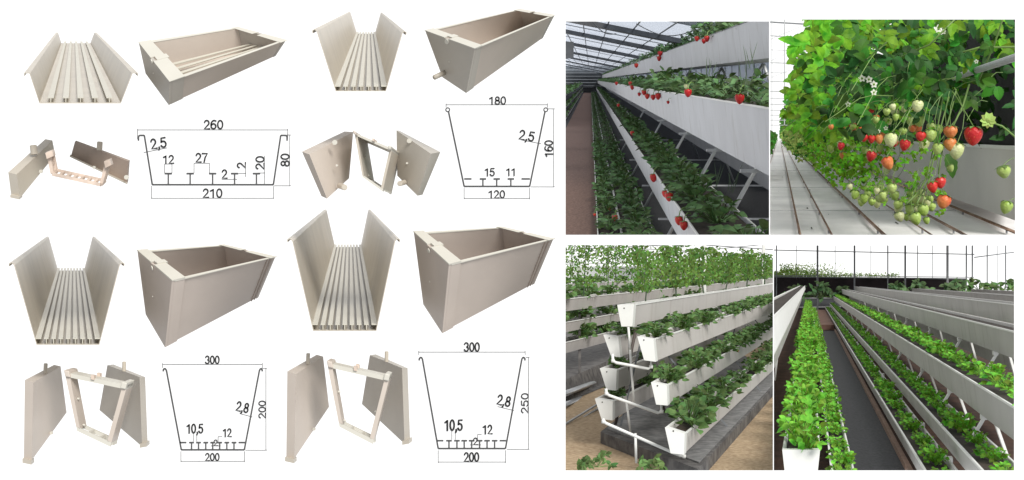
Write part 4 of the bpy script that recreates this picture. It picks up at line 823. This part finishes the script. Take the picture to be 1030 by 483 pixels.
# concrete slab under the frame
H = 14
b = MB(); A = [gp(604, 446), gp(702, 486), gp(790, 384), gp(720, 350)]; up = Vector((0, 0, H*d.s)); b.hexa([A[0], A[1], A[2], A[3]], [p+up for p in A]); struct('concrete_slab', b, M['slab'], d)
b = MB(); c_ = sum(A, Vector())/4; b.hexa([p.lerp(c_, .04)+up*1.01 for p in A], [p.lerp(c_, .04)+up*1.12 for p in A]); struct('slab_top', b, M['slabtop'], d)
G3g = 'white planting troughs of the near stack'
def trough3(label, tl, tr, bl, br, k, k1, plantn, pk, plab, psize, fullk=True):
    """near end face given by picture points; runs along the row axis"""
    t = thing('planting_trough', d.at((bl[0]+br[0])/2, bl[1], k), label, 'trough', G3g, d)
    def ex(q, kk): return d.w((q[0]-d.vx)*k, (q[1]-d.vy)*k, kk)
    def lr(a, c, f): return (a[0]+(c[0]-a[0])*f, a[1]+(c[1]-a[1])*f)
    th = .09
    itl, itr, ibl, ibr = lr(tl, tr, th), lr(tr, tl, th), lr(lr(bl, br, th), lr(tl, tr, th), .06), lr(lr(br, bl, th), lr(tr, tl, th), .06)
    b = MB()
    for q in ((tl, itl, ibl, bl), (tr, br, ibr, itr), (bl, ibl, ibr, br)): b.prism([ex(x, k+.012) for x in q], [ex(x, k1) for x in q])
    obj('trough_wall', b, M['trough3'], t)
    for (a, c) in ((tl, -1), (tr, 1)):
        b = MB(); q = [(a[0]-.8, a[1]-1), (a[0]+.8, a[1]-1), (a[0]+.8, a[1]+.6), (a[0]-.8, a[1]+.6)]; b.prism([ex(x, k+.013) for x in q], [ex(x, k1) for x in q]); obj('rim', b, M['rimw'], t)
    b = MB(); q = (lr(itl, ibl, .2), lr(itr, ibr, .2), ibr, ibl); b.prism([ex(x, k+.02) for x in q], [ex(x, k1-.01) for x in q]); obj('soil', b, M['soil'], t)
    b = MB(); q = [(tl[0]-.7, tl[1]-.9), (tr[0]+.7, tr[1]-.9), (br[0]+.5, br[1]+.5), (bl[0]-.5, bl[1]+.5)]; b.prism([ex(x, k) for x in q], [ex(x, k+.011) for x in q]); cp = obj('end_cap', b, M['rimw'], t)
    b = MB(); c = ex(((tl[0]+tr[0])/2-1.5, tl[1]+2.6), k); b.tube([c, c+Vector((0, -.004, 0))], .8*d.s, 10); obj('cap_hole', b, M['soil'], cp)
    if plab:
        cx, cy = (tl[0]+tr[0])/2, (tl[1]+tr[1])/2
        return t, plants(d, 'strawberry_mixed', 'strawberry_plant', plab, 'strawberry plant', 'green plants in the white stacked troughs', (cx-d.vx)*k, (cy-d.vy)*k+2, psize, k+.06, pk, .13, k1, jx=.5)
    return t, []
trough3('topmost white trough of the near stack, tomato plants above it', (621.5, 307.5), (637, 306.8), (625.5, 328), (635.5, 328), 1.2, 9, 0, 2.6, None, 9)
PL3 = []
for (lab, tl, tr, bl, br, k, sz, pl_) in (
  ('upper left white trough end above the first drain pipe', (607.5, 337.5), (621, 339.5), (615, 357.5), (623.5, 359), 1.22, 9.5, 'small plant in the upper left trough'),
  ('middle left white trough end above the second drain pipe', (604, 371.5), (619.5, 373), (610.5, 391.5), (619, 392.5), 1.2, 10, 'small plant in the middle left trough'),
  ('lowest left white trough end standing nearest the sandy ground', (599, 402), (615.5, 404.5), (605.5, 421), (615.5, 422.5), 1.18, 10, 'sparse plant in the lowest left trough'),
  ('upper right white trough end, second from the top on the right', (641.7, 339.5), (656.5, 342), (648.5, 362), (659, 363.5), 1.12, 13, 'leafy strawberry plant in the upper right trough'),
  ('middle right white trough end at the second drain pipe', (655.5, 385.5), (670, 388.5), (660.5, 406.5), (671, 407.5), 1.06, 15, 'leafy strawberry plant in the middle right trough'),
  ('lowest right white trough end, nearest the viewer of the stack', (669.5, 431), (688, 437.5), (675, 455.5), (687.5, 457), 1.0, 16, 'leafy strawberry plant in the lowest right trough')):
    t, pl = trough3(lab, tl, tr, bl, br, k, 8, 0, 3.2, pl_, sz*1.35); PL3 += pl
berries_on(d, PL3, [(742, 391, 1.7, 'red'), (748, 314, 1.2, 'red'), (742, 353, 1.3, 'red'), (706, 423, 1.6, 'orange'), (711, 428, 1.4, 'palegreen')])
# supports of the near stack
t = thing('trough_stand', gp(625, 440), 'steel A frame with white upright pipe holding the near trough ends', 'support frame', None, d)
for (x0, y0, x1, y1, k, w, mm) in ((640, 330, 617, 436, 1.26, 2.6, 'beamk'), (644, 330, 672, 425, 1.36, 2.2, 'beamk'), (632, 329, 634, 352, 1.19, 2.0, 'rimw'), (633.8, 352, 637.6, 406, 1.15, 2.0, 'rimw'), (630, 404, 634.5, 436, 1.16, 1.9, 'rimw'), (639, 436, 640, 466, 1.06, 2.2, 'rimw')):
    b = MB(); b.tube([d.at(x0, y0, k), d.at(x1, y1, k)], w*d.s*k*.62, 10); obj('leg' if mm == 'beamk' else 'upright_pipe', b, M['darkleg'] if mm == 'beamk' else M['rimw'], t, True)
for i, (pts, k, lab) in enumerate((([(616, 356), (616.5, 363), (620, 365), (652, 371), (655, 369), (655, 362)], 1.13, 'uppermost white drain pipe linking the upper trough ends'),
    ([(609.5, 391), (610, 396), (613, 398), (662, 415.5), (665.5, 414), (665.5, 407)], 1.1, 'middle white drain pipe linking the middle trough ends'),
    ([(606.5, 421), (607, 424), (610, 426), (684, 458.5), (688, 459), (688, 456)], 1.04, 'lowest long white drain pipe running to the lowest right trough'))):
    t = thing('drain_pipe', d.at(*pts[2], k), lab, 'drain pipe', 'white drain pipes of the near stack', d)
    b = MB(); b.tube([d.at(*p, k) for p in pts], 1.55*d.s*k, 10); obj('pipe', b, M['rimw'], t, True)
    for q in (1, -2):
        b = MB(); c = d.at(*pts[q], k); b.lathe(c-Vector((0, 0, 2*d.s)), [(0, 0), (2.1*d.s, .2*d.s), (2.2*d.s, 3.6*d.s), (0, 4*d.s)], 10); obj('elbow', b, M['rimw'], t, True)
# side struts between right troughs
for k, xs in ((1.6, 1), (2.1, 1), (2.8, 1), (1.25, 1)):
    t = thing('trough_stand', d.w(-200, G3-14, k), 'thin steel legs between the right hand troughs', 'support frame', 'thin leg frames along the near stack', d)
    for (x0, y0, x1, y1) in ((-300, 75, -195, G3-14), (-300, 75, -330, G3-14)):
        b = MB(); b.bar(d.w(x0, y0, k), d.w(x1, y1, k), 2.2*d.s); obj('leg', b, M['thin'], t)
# far rows on the left
for j, (xr, k0, ys) in enumerate(((-600, .8, ((60, 84), (104, 124), (142, 164))), (-1150, .8, ((62, 100), (128, 160))))):
    for i, (yt, yb) in enumerate(ys):
        trough(d, ['far row', 'farthest row'][j]+[' upper', ' middle', ' lower'][i]+' white trough behind the near stack on the left', (xr, yt, yb), 40, k0, 9, M['trough3'], group='white troughs of the rows behind', side=-1, inset=6, rimw=1.6)
        plants(d, 'strawberry_mixed', 'low_crop_plant', ['plant in far row', 'plant in farthest row'][j]+[' upper', ' middle', ' lower'][i]+' trough on the left', 'crop plant', 'low plants in the rows behind', xr-18, yt, 26, 1.55, 3.3 if j == 0 else 4, .16, 8)
    for k in (1.75, 2.0, 2.35, 2.8, 3.4):
        b = MB(); b.bar(d.w(xr-10, 62, k), d.w(xr-10, G3, k), 5*d.s); o = obj('row_leg', b, M['slab'], dio=d); tag(o, 'dark leg under the %s trough row on the left' % ('far' if j == 0 else 'farthest'), 'leg', 'dark legs of the rows behind')
for i, (x, y, r_) in enumerate(((-540, 210, 7), (-512, 222, 7))):
    pass
for i, (y0, y1) in enumerate(((397, 378), (409, 388))):
    b = MB(); k0, k1 = 1.45, 1.9; b.tube([d.at(560, y0+2, k0), d.at(606, y1+4, k1)], 3.0*d.s*1.5, 12); o = obj('heating_pipe', b, M['steel'], None, True, dio=d); tag(o, ['upper grey heating pipe at the left edge beside the low troughs', 'lower grey heating pipe at the left edge beside the low troughs'][i], 'pipe', 'heating pipes')
for i, (y0, y1) in enumerate(((428, 400), (433, 404.5), (438, 409))):
    b = MB(); b.bar(d.at(560, y0+4, 1.32), d.at(612, y1, 1.55), 1.7*d.s*1.4); o = obj('ground_rail', b, M['pale'], dio=d); tag(o, ['rearmost', 'middle', 'front'][i]+' of three thin pale rails on the ground at the left edge', 'rail', 'thin ground rails')
b = MB(); b.hexa([d.at(560, 416, 1.5), d.at(640, 372, 2.2), d.at(640, 350, 2.25), d.at(560, 386, 1.55)], [d.at(560, 416, 1.52), d.at(640, 372, 2.24), d.at(640, 350, 2.3), d.at(560, 386, 1.6)]); o = obj('low_wall', b, M['slab'], dio=d); tag(o, 'dark low wall behind the heating pipes at the left edge', 'wall')
# tomato plants over the top trough and rows behind
def tomato(px, py, k, h, w, n, label, grp, seed):
    rnd = random.Random(seed); t = thing('tomato_plant', d.at(px, py, k), label, 'tomato plant', grp, d); s = d.s*k; kf = max(.6, min(1, 1.6/k))
    b = MB(); x = px; pts = [d.at(px+rnd.uniform(-1.2, 1.2), py-h*i/5, k) for i in range(6)]; b.tube(pts, .8*s, 5, .3*s); obj('stem', b, M['grassy'], t)
    b = MB()
    for i in range(n):
        f = rnd.uniform(.22, 1.08); yy = py-h*f; ww = w*(.45+.55*math.sin(min(1, (f-.2)/.7)*math.pi*.8)); xx = px+rnd.gauss(0, .42)*ww+math.sin(f*9+seed)*ww*.22
        c = d.at(xx, yy, k+rnd.uniform(-.12, .12)); dv = Vector((rnd.uniform(-1, 1), rnd.uniform(-1, .4), rnd.uniform(-1.1, .4))).normalized(); nr = Vector((rnd.uniform(-.5, .5), -1, rnd.uniform(0, 1)))
        b.leaf(c, dv, nr, rnd.uniform(3.0, 5.0)*s*kf, rnd.uniform(.9, 1.6)*s*kf, 4, .2, .4, .15)
    obj('leaves', b, M['tomleaf'], t)
for i in range(11):
    k = 1.3*1.15**i; px = d.vx+(629.5-d.vx)*1.2/k; py = d.vy+(306-d.vy)*1.2/k
    h = 74/k*(.9+.22*((i*37)%10)/10); tomato(px, py, k, h, 31/k*1.25, 460, 'tomato plant number %d from the near end of the top trough' % (i+1) if False else 'tall tomato plant rising from the topmost trough of the near stack', 'tomato plants on the topmost trough', 40+i)
for i in range(13):
    k = 1.62*1.12**i; px = d.vx-(610)/k; py = d.vy+58/k
    tomato(px, py, k, (88+24*((i*53)%10)/10)/k, 52/k, 360, 'tomato plant in the far row behind the near stack', 'tomato plants of the far row', 80+i)
for i in range(9):
    k = 3.3*1.13**i; px = d.vx-(1170)/k; py = d.vy+60/k
    tomato(px, py, k, 160/k, 85/k, 300, 'tomato plant in the farthest row', 'tomato plants of the farthest row', 120+i)
# small weeds in front
def weed(dio, px, py, k, s_, n, label, m, seed, grp=None):
    rnd = random.Random(seed); t = thing('weed_plant', dio.at(px, py, k), label, 'weed', grp, dio); s = dio.s*k; b = MB(); bs = MB()
    for i in range(n):
        a = rnd.uniform(-1.4, 1.4); h = rnd.uniform(.3, 1)*s_; tip = dio.at(px+math.sin(a)*s_*.8, py-h*math.cos(a)*.9, k+rnd.uniform(-.02, .02)); bs.tube([dio.at(px, py, k), tip], .25*s, 4)
        for q in range(3): b.leaf(tip, Vector((rnd.uniform(-1, 1), -.4, rnd.uniform(-.8, .6))), Vector((0, -1, .6)), rnd.uniform(5, 8)*s, rnd.uniform(1.5, 2.4)*s, 4, .1, .3, .2)
    obj('leaves', b, m, t); obj('stem', bs, M['stem'], t)
weed(d, 601, 470, 1.0, 19, 16, 'green leafy weed at bottom left on sandy ground', M['berrylf'], 1)
weed(d, 655, 472, 1.0, 17, 13, 'green weed by the foot of the upright pipe', M['berrylf'], 2)
weed(d, 588, 470, 1.03, 9, 6, 'small weed at the very left bottom corner', M['berrylf'], 3)
# greenhouse structure and posts
t = thing('greenhouse_frame', d.at(700, 300, 9), 'pale greenhouse roof trusses and posts above the tomato plants', 'frame', None, d)
for (x0, y0, x1, y1, w, mm) in ((560, 252, 700, 245, .9, 'thin'), (560, 258, 680, 255, .8, 'pale'), (560, 244, 640, 262, .8, 'thin'), (600, 262, 790, 244, .7, 'pale'), (640, 250, 790, 258, .8, 'pale'), (700, 246, 790, 252, .8, 'thin'), (560, 266, 780, 262, .8, 'pale'), (612, 244, 612, 300, .8, 'thin')):
    b = MB(); b.bar(d.at(x0, y0, 10), d.at(x1, y1, 10), w*d.s*10); obj('truss_bar', b, M[mm], t)
for (px, y1, k) in ((709, 296, 2.4), (768, 290, 3.6)):
    b = MB(); b.bar(d.at(px, 240, k), d.at(px, y1, k), 2.6*d.s*k); o = obj('post', b, M['rimw'], t)
b = MB(); b.hexa([d.at(540, 268, 14), d.at(800, 268, 14), d.at(800, 284, 14), d.at(540, 284, 14)], [d.at(540, 268, 14.1), d.at(800, 268, 14.1), d.at(800, 284, 14.1), d.at(540, 284, 14.1)]); obj('end_sheet', b, M['rimw'], t)

# ---------------------------------------------------------------- scene four: tiers of leafy greens along a black mat
d = D4
G4 = 260
K4 = [0.7, 1, 1.5, 2, 3, 4, 5.2, 7, 9.2]
b = MB(); d.sheet(b, -900, G4, 2600, G4, K4); struct('ground', b, M['bedsoil'], d)
b = MB(); d.sheet(b, 48, G4-1.5, 131, G4-1.5, K4[:7]); struct('path', b, M['weave'], d)
b = MB(); d.ext(b, [(131, G4-10), (138, G4-10), (138, G4), (131, G4)], .7, 5.2); o = obj('edging_board', b, M['wood'], dio=d); tag(o, 'thin wooden edging board along the right of the black mat', 'board')
b = MB(); d.ext(b, [(46, G4-30), (132, G4-30), (132, G4-2), (46, G4-2)], 5.25, 8); o = obj('wooden_crate', b, M['crate'], dio=d); tag(o, 'low reddish brown wooden platform across the far end of the black mat', 'box')
G4g = 'long grey white troughs on the right of the mat'
TT = [('topmost long trough of the near right row, bright rim', (275, 68, 106), 44, M['trough4']), ('second long trough from the top in the near right row', (205, 126, 163), 44, M['trough4']),
      ('third long trough from the top in the near right row', (172, 188, 214), 40, M['trough4']), ('lowest trough of the near right row beside the mat', (133, 217, 242), 36, M['trough4'])]
for lab, f, w_, mm in TT: trough(d, lab, f, w_, .7, 8.6, mm, group=G4g, inset=5, rimw=2.4)
trough(d, 'topmost trough of the second row on the right', (392, 45, 82), 44, .7, 8.6, M['trough4'], group='troughs of rows farther right', inset=5)
trough(d, 'second trough of the second row seen between near troughs', (335, 118, 150), 44, .7, 8.6, M['trough4'], group='troughs of rows farther right', inset=5)
trough(d, 'third trough of the second row in the shade', (305, 200, 232), 40, .7, 8.6, M['trough4'], group='troughs of rows farther right', inset=5)
trough(d, 'trough of the third row on the far right', (824, 58, 96), 44, 1, 8, M['trough4'], group='troughs of rows farther right', inset=5)
trough(d, 'trough of the fourth row at the far right corner', (1300, 64, 104), 44, 1, 8, M['trough4'], group='troughs of rows farther right', inset=5)
trough(d, 'white trough nearest the viewer with a plain end cap, crowded with greens', (-26, 168, 212), 36, 1.0, 8.4, M['white'], group='troughs left of the mat', inset=5, cap=True, rimw=1.6)
trough(d, 'low trough between the near white trough and the mat', (26, 222, 248), 26, .95, 8.4, M['white'], group='troughs left of the mat', inset=4)
trough(d, 'raised white trough along the left edge above the greens', (-36, 36, 66), 40, .7, 8.4, M['rimw'], side=-1, group='troughs left of the mat', inset=-4)
trough(d, 'lower white trough along the left edge', (-62, 128, 164), 40, .7, 8.4, M['trough4'], side=-1, group='troughs left of the mat', inset=4)
LG = 'leafy green plants in the long troughs'
for (lab, dx, dy, size, k0, k1, st) in (('leafy green in the near white trough left of the mat', -8, 170, 21, 1.02, 3.4, .10), ('leafy green in the low trough bordering the mat on the left', 38, 224, 15.5, 1.0, 3.2, .11),
      ('leafy green in the second trough of the near right row', 228, 126, 17, .95, 3.2, .11), ('leafy green in the third trough of the near right row', 192, 190, 14.5, .95, 3.2, .11), ('leafy green in the lowest trough of the near right row', 151, 219, 13.5, .98, 3.2, .12),
      ('shaded leafy green in the second row on the right', 357, 120, 20, 1.3, 3.3, .14), ('shaded leafy green in the third trough of the second row', 326, 202, 18, 1.3, 2.6, .16)):
    plants(d, 'leafy_green', 'leafy_green', lab, 'leafy plant', LG, dx, dy, size, k0, k1, st, 8.2, jx=.3)
plants(d, 'strawberry_mixed', 'leafy_green', 'dull green plant in the topmost trough of the second row', 'leafy plant', 'plants behind the near right row', 610, 96, 26, 1.9, 5, .3, 8)
# struts with clips
kz = 0.98
for i in range(9):
    t = thing('trough_bracket', d.w(240, 126, kz), 'white strut pair of the near right row', 'bracket', 'white strut pairs along the near right row', d)
    for (x0, y0, x1, y1) in ((286, 107, 268, 136), (302, 107, 314, 150), (216, 163, 200, 190), (224, 163, 246, 225), (164, 240, 160, G4)):
        b = MB(); b.bar(d.w(x0, y0, kz), d.w(x1, y1, kz+.0), 3.4*d.s); obj('strut', b, M['rimw'], t)
    for (x, y) in ((214, 166), (172, 218), (283, 109)):
        b = MB(); b.hexa([d.w(x-4, y-3, kz-.004), d.w(x+3, y-3, kz-.004), d.w(x+3, y+3, kz-.004), d.w(x-4, y+3, kz-.004)], [d.w(x-4, y-3, kz+.008), d.w(x+3, y-3, kz+.008), d.w(x+3, y+3, kz+.008), d.w(x-4, y+3, kz+.008)]); obj('clip', b, M['rimw'], t)
    kz *= 1.24
for (k, ) in ((1.15,), (1.5,), (1.95,), (2.6,)):
    t = thing('trough_bracket', d.w(-60, 110, k), 'white strut under the raised trough at the left edge', 'bracket', 'white struts at the left edge', d)
    for (x0, y0, x1, y1) in ((-44, 68, -74, 128), (-80, 160, -90, G4)):
        b = MB(); b.bar(d.w(x0, y0, k), d.w(x1, y1, k), 4*d.s); obj('strut', b, M['rimw'], t)
# far wall, posts, wires
t = thing('dark_end_wall', d.w(200, G4, 9), 'dark low end wall of the greenhouse behind the green rows', 'wall', None, d)
b = MB(); b.hexa([d.at(770, 278, 9.3), d.at(971.5, 280.5, 9.3), d.at(971.5, 314, 9.3), d.at(770, 314, 9.3)], [d.at(770, 278, 9.4), d.at(971.5, 280.5, 9.4), d.at(971.5, 314, 9.4), d.at(770, 314, 9.4)]); obj('wall_panel', b, mat('dark_wall', (0.022, 0.015, 0.016), .9, .6, .8), t)
b = MB(); b.bar(d.at(772, 278.4, 9.2), d.at(972, 280.6, 9.2), 1.2*d.s*9); obj('wall_rail', b, M['thin'], t)
for (y0, w_) in ((300.5, 1.3), (309.5, 1.0)):
    b = MB(); b.bar(d.at(778, y0, 8.9), d.at(846, y0-1, 8.9), w_*d.s*9); obj('wall_rail', b, M['pale'], t)
b = MB(); b.hexa([d.at(786, 301, 9.0), d.at(846, 301, 9.0), d.at(846, 309, 9.0), d.at(786, 309, 9.0)], [d.at(786, 301, 9.05), d.at(846, 301, 9.05), d.at(846, 309, 9.05), d.at(786, 309, 9.05)]); obj('wall_panel', b, M['thin'], t)
t = thing('greenhouse_frame', d.w(100, G4, 8.9), 'thin grey posts and horizontal bar of the bright greenhouse end above the dark wall', 'frame', None, d)
for (px, y1, w_) in ((781, 300, .9), (822.3, 318, 1.5), (859.5, 296, 1.3), (893, 292, .9), (910.5, 292, 1.4), (923, 292, .6), (953, 292, 1.8), (972, 290, 1), (978, 290, 1.0), (993, 290, .8), (1011.5, 290, .9), (801, 280, .4), (840, 280, .4), (876, 280, .4), (938, 280, .4), (1003, 290, .4)):
    b = MB(); b.bar(d.at(px, 240, 8.8), d.at(px, y1, 8.8), w_*d.s*8.8); obj('frame_post', b, M['thin'] if w_ < 1.6 else M['pale'], t)
for (y0, y1, w_) in ((251.5, 256, .9), (277, 279, .7)):
    b = MB(); b.bar(d.at(772, y0, 8.7), d.at(980, y1, 8.7), w_*d.s*8.7); obj('frame_rail', b, M['thin'], t)
b = MB(); b.bar(d.at(980, 259, 8.7), d.at(1026, 253, 8.7), .9*d.s*8.7); obj('frame_rail', b, M['thin'], t)
for i, (px, py, h) in enumerate(((803, 299, 20), (824, 300, 28), (840, 300, 24), (905, 292, 14), (926, 293, 16), (959, 293, 18), (984, 292, 20), (1009, 292, 20), (849, 297, 12))):
    weed(d, px, py, 8.5, h*.7, 12, ['climbing plant on the dark end wall', 'sparse climber against the bright end of the greenhouse'][px > 975], M['berrylf'] if px > 975 else M['leafdk'], 60+i, 'climbing plants at the greenhouse end')
b = MB(); rnd = random.Random(9)
for i in range(2600):
    px = rnd.uniform(776, 905); f = rnd.random()**1.6*(7+3*math.sin(i*.7)); px2 = 778+abs(rnd.gauss(0, 30)); px = px if f < 2.5 else px2; b.leaf(d.at(px2 if i % 2 else px, 278-f*(1.3 if 785 < px2 < 850 else .5), 11), Vector((rnd.uniform(-1, 1), -.3, rnd.uniform(-1, 1))), Vector((0, -1, .3)), 1.5*d.s*11, .5*d.s*11, 2)
stuff('far_off_bushes', b, M['leafyel'], d)
bake_far()

# ------------------------------------------------------------------ trim each greenhouse scene to its own rectangular cell
def trim():
    bpy.context.view_layer.update()
    for name, dio in list(DIO_OF.items()):
        o = bpy.data.objects.get(name)
        if o is None or o.type != 'MESH': continue
        x0, y0, x1, y1 = dio.clip
        planes = [Vector((1, -(x0-515)/FPX, 0)), Vector((-1, (x1-515)/FPX, 0)), Vector((0, (241.5-y0)/FPX, -1)), Vector((0, -(241.5-y1)/FPX, 1)), Vector((0, 1, 0))]
        mw = o.matrix_world; bb = [mw @ Vector(c) for c in o.bound_box]; cut = []; dead = False
        near = dio.c0*0.62
        for i, n in enumerate(planes):
            off = near if i == 4 else 0.0
            ds = [n.dot(v)-off for v in bb]
            if max(ds) <= 0: dead = True; break
            if min(ds) < 0: cut.append((n.normalized(), off/n.length))
        if not dead and cut:
            if o.data.users > 1: o.data = o.data.copy()
            bm = bmesh.new(); bm.from_mesh(o.data); bm.transform(mw)
            for n, off in cut:
                if not bm.verts: break
                bmesh.ops.bisect_plane(bm, geom=bm.verts[:]+bm.edges[:]+bm.faces[:], dist=1e-6, plane_co=n*off, plane_no=-n, clear_outer=True)
                if len(bm.faces) and len(bm.faces) < 4000:
                    ed = [e for e in bm.edges if e.is_boundary and all(abs(n.dot(v.co)-off) < 1e-4*max(1, v.co.length) for v in e.verts)]
                    if ed and not o.name.startswith(('strawberry', 'leaf', 'leaves', 'bright', 'shaded', 'distant', 'low_crop', 'hanging_sp', 'far_off')):
                        try: bmesh.ops.holes_fill(bm, edges=ed, sides=0)
                        except Exception: pass
            if len(bm.faces) == 0: dead = True
            else: bm.transform(mw.inverted()); bm.to_mesh(o.data)
            bm.free()
        if dead: DEAD.append(o.name)
DEAD = []
trim()
for nm in DEAD:
    o = bpy.data.objects.get(nm)
    if o is not None:
        if o.children:
            if o.parent is None:      # plant cut away: drop its parts too
                for c in list(o.children): bpy.data.objects.remove(c)
        if nm in bpy.data.objects: bpy.data.objects.remove(bpy.data.objects[nm])
for o in list(bpy.data.objects):
    if o.type == 'EMPTY' and not o.children: bpy.data.objects.remove(o)

ONES = 'nearest second third fourth fifth sixth seventh eighth ninth tenth eleventh twelfth thirteenth fourteenth fifteenth sixteenth seventeenth eighteenth nineteenth'.split()
def ordinal(n):
    if n < 19: return ONES[n]
    n += 1; t = {2: 'twent', 3: 'thirt', 4: 'fort', 5: 'fift'}[n//10]
    return t+'ieth' if n % 10 == 0 else t+'y-'+['', 'first', 'second', 'third', 'fourth', 'fifth', 'sixth', 'seventh', 'eighth', 'ninth'][n % 10]
bylab = {}
for o in bpy.data.objects:
    if o.parent is None and 'group' in o and 'label' in o: bylab.setdefault(o['label'], []).append(o)
for lab, os_ in bylab.items():
    if len(os_) > 1:
        os_.sort(key=lambda q: q.location.y if q.location.length > 0 else min((v.co.y for v in q.data.vertices), default=0))
        for n, q in enumerate(os_):
            q['label'] = lab+(', nearest one' if n == 0 else ', %s from near end' % ordinal(n))
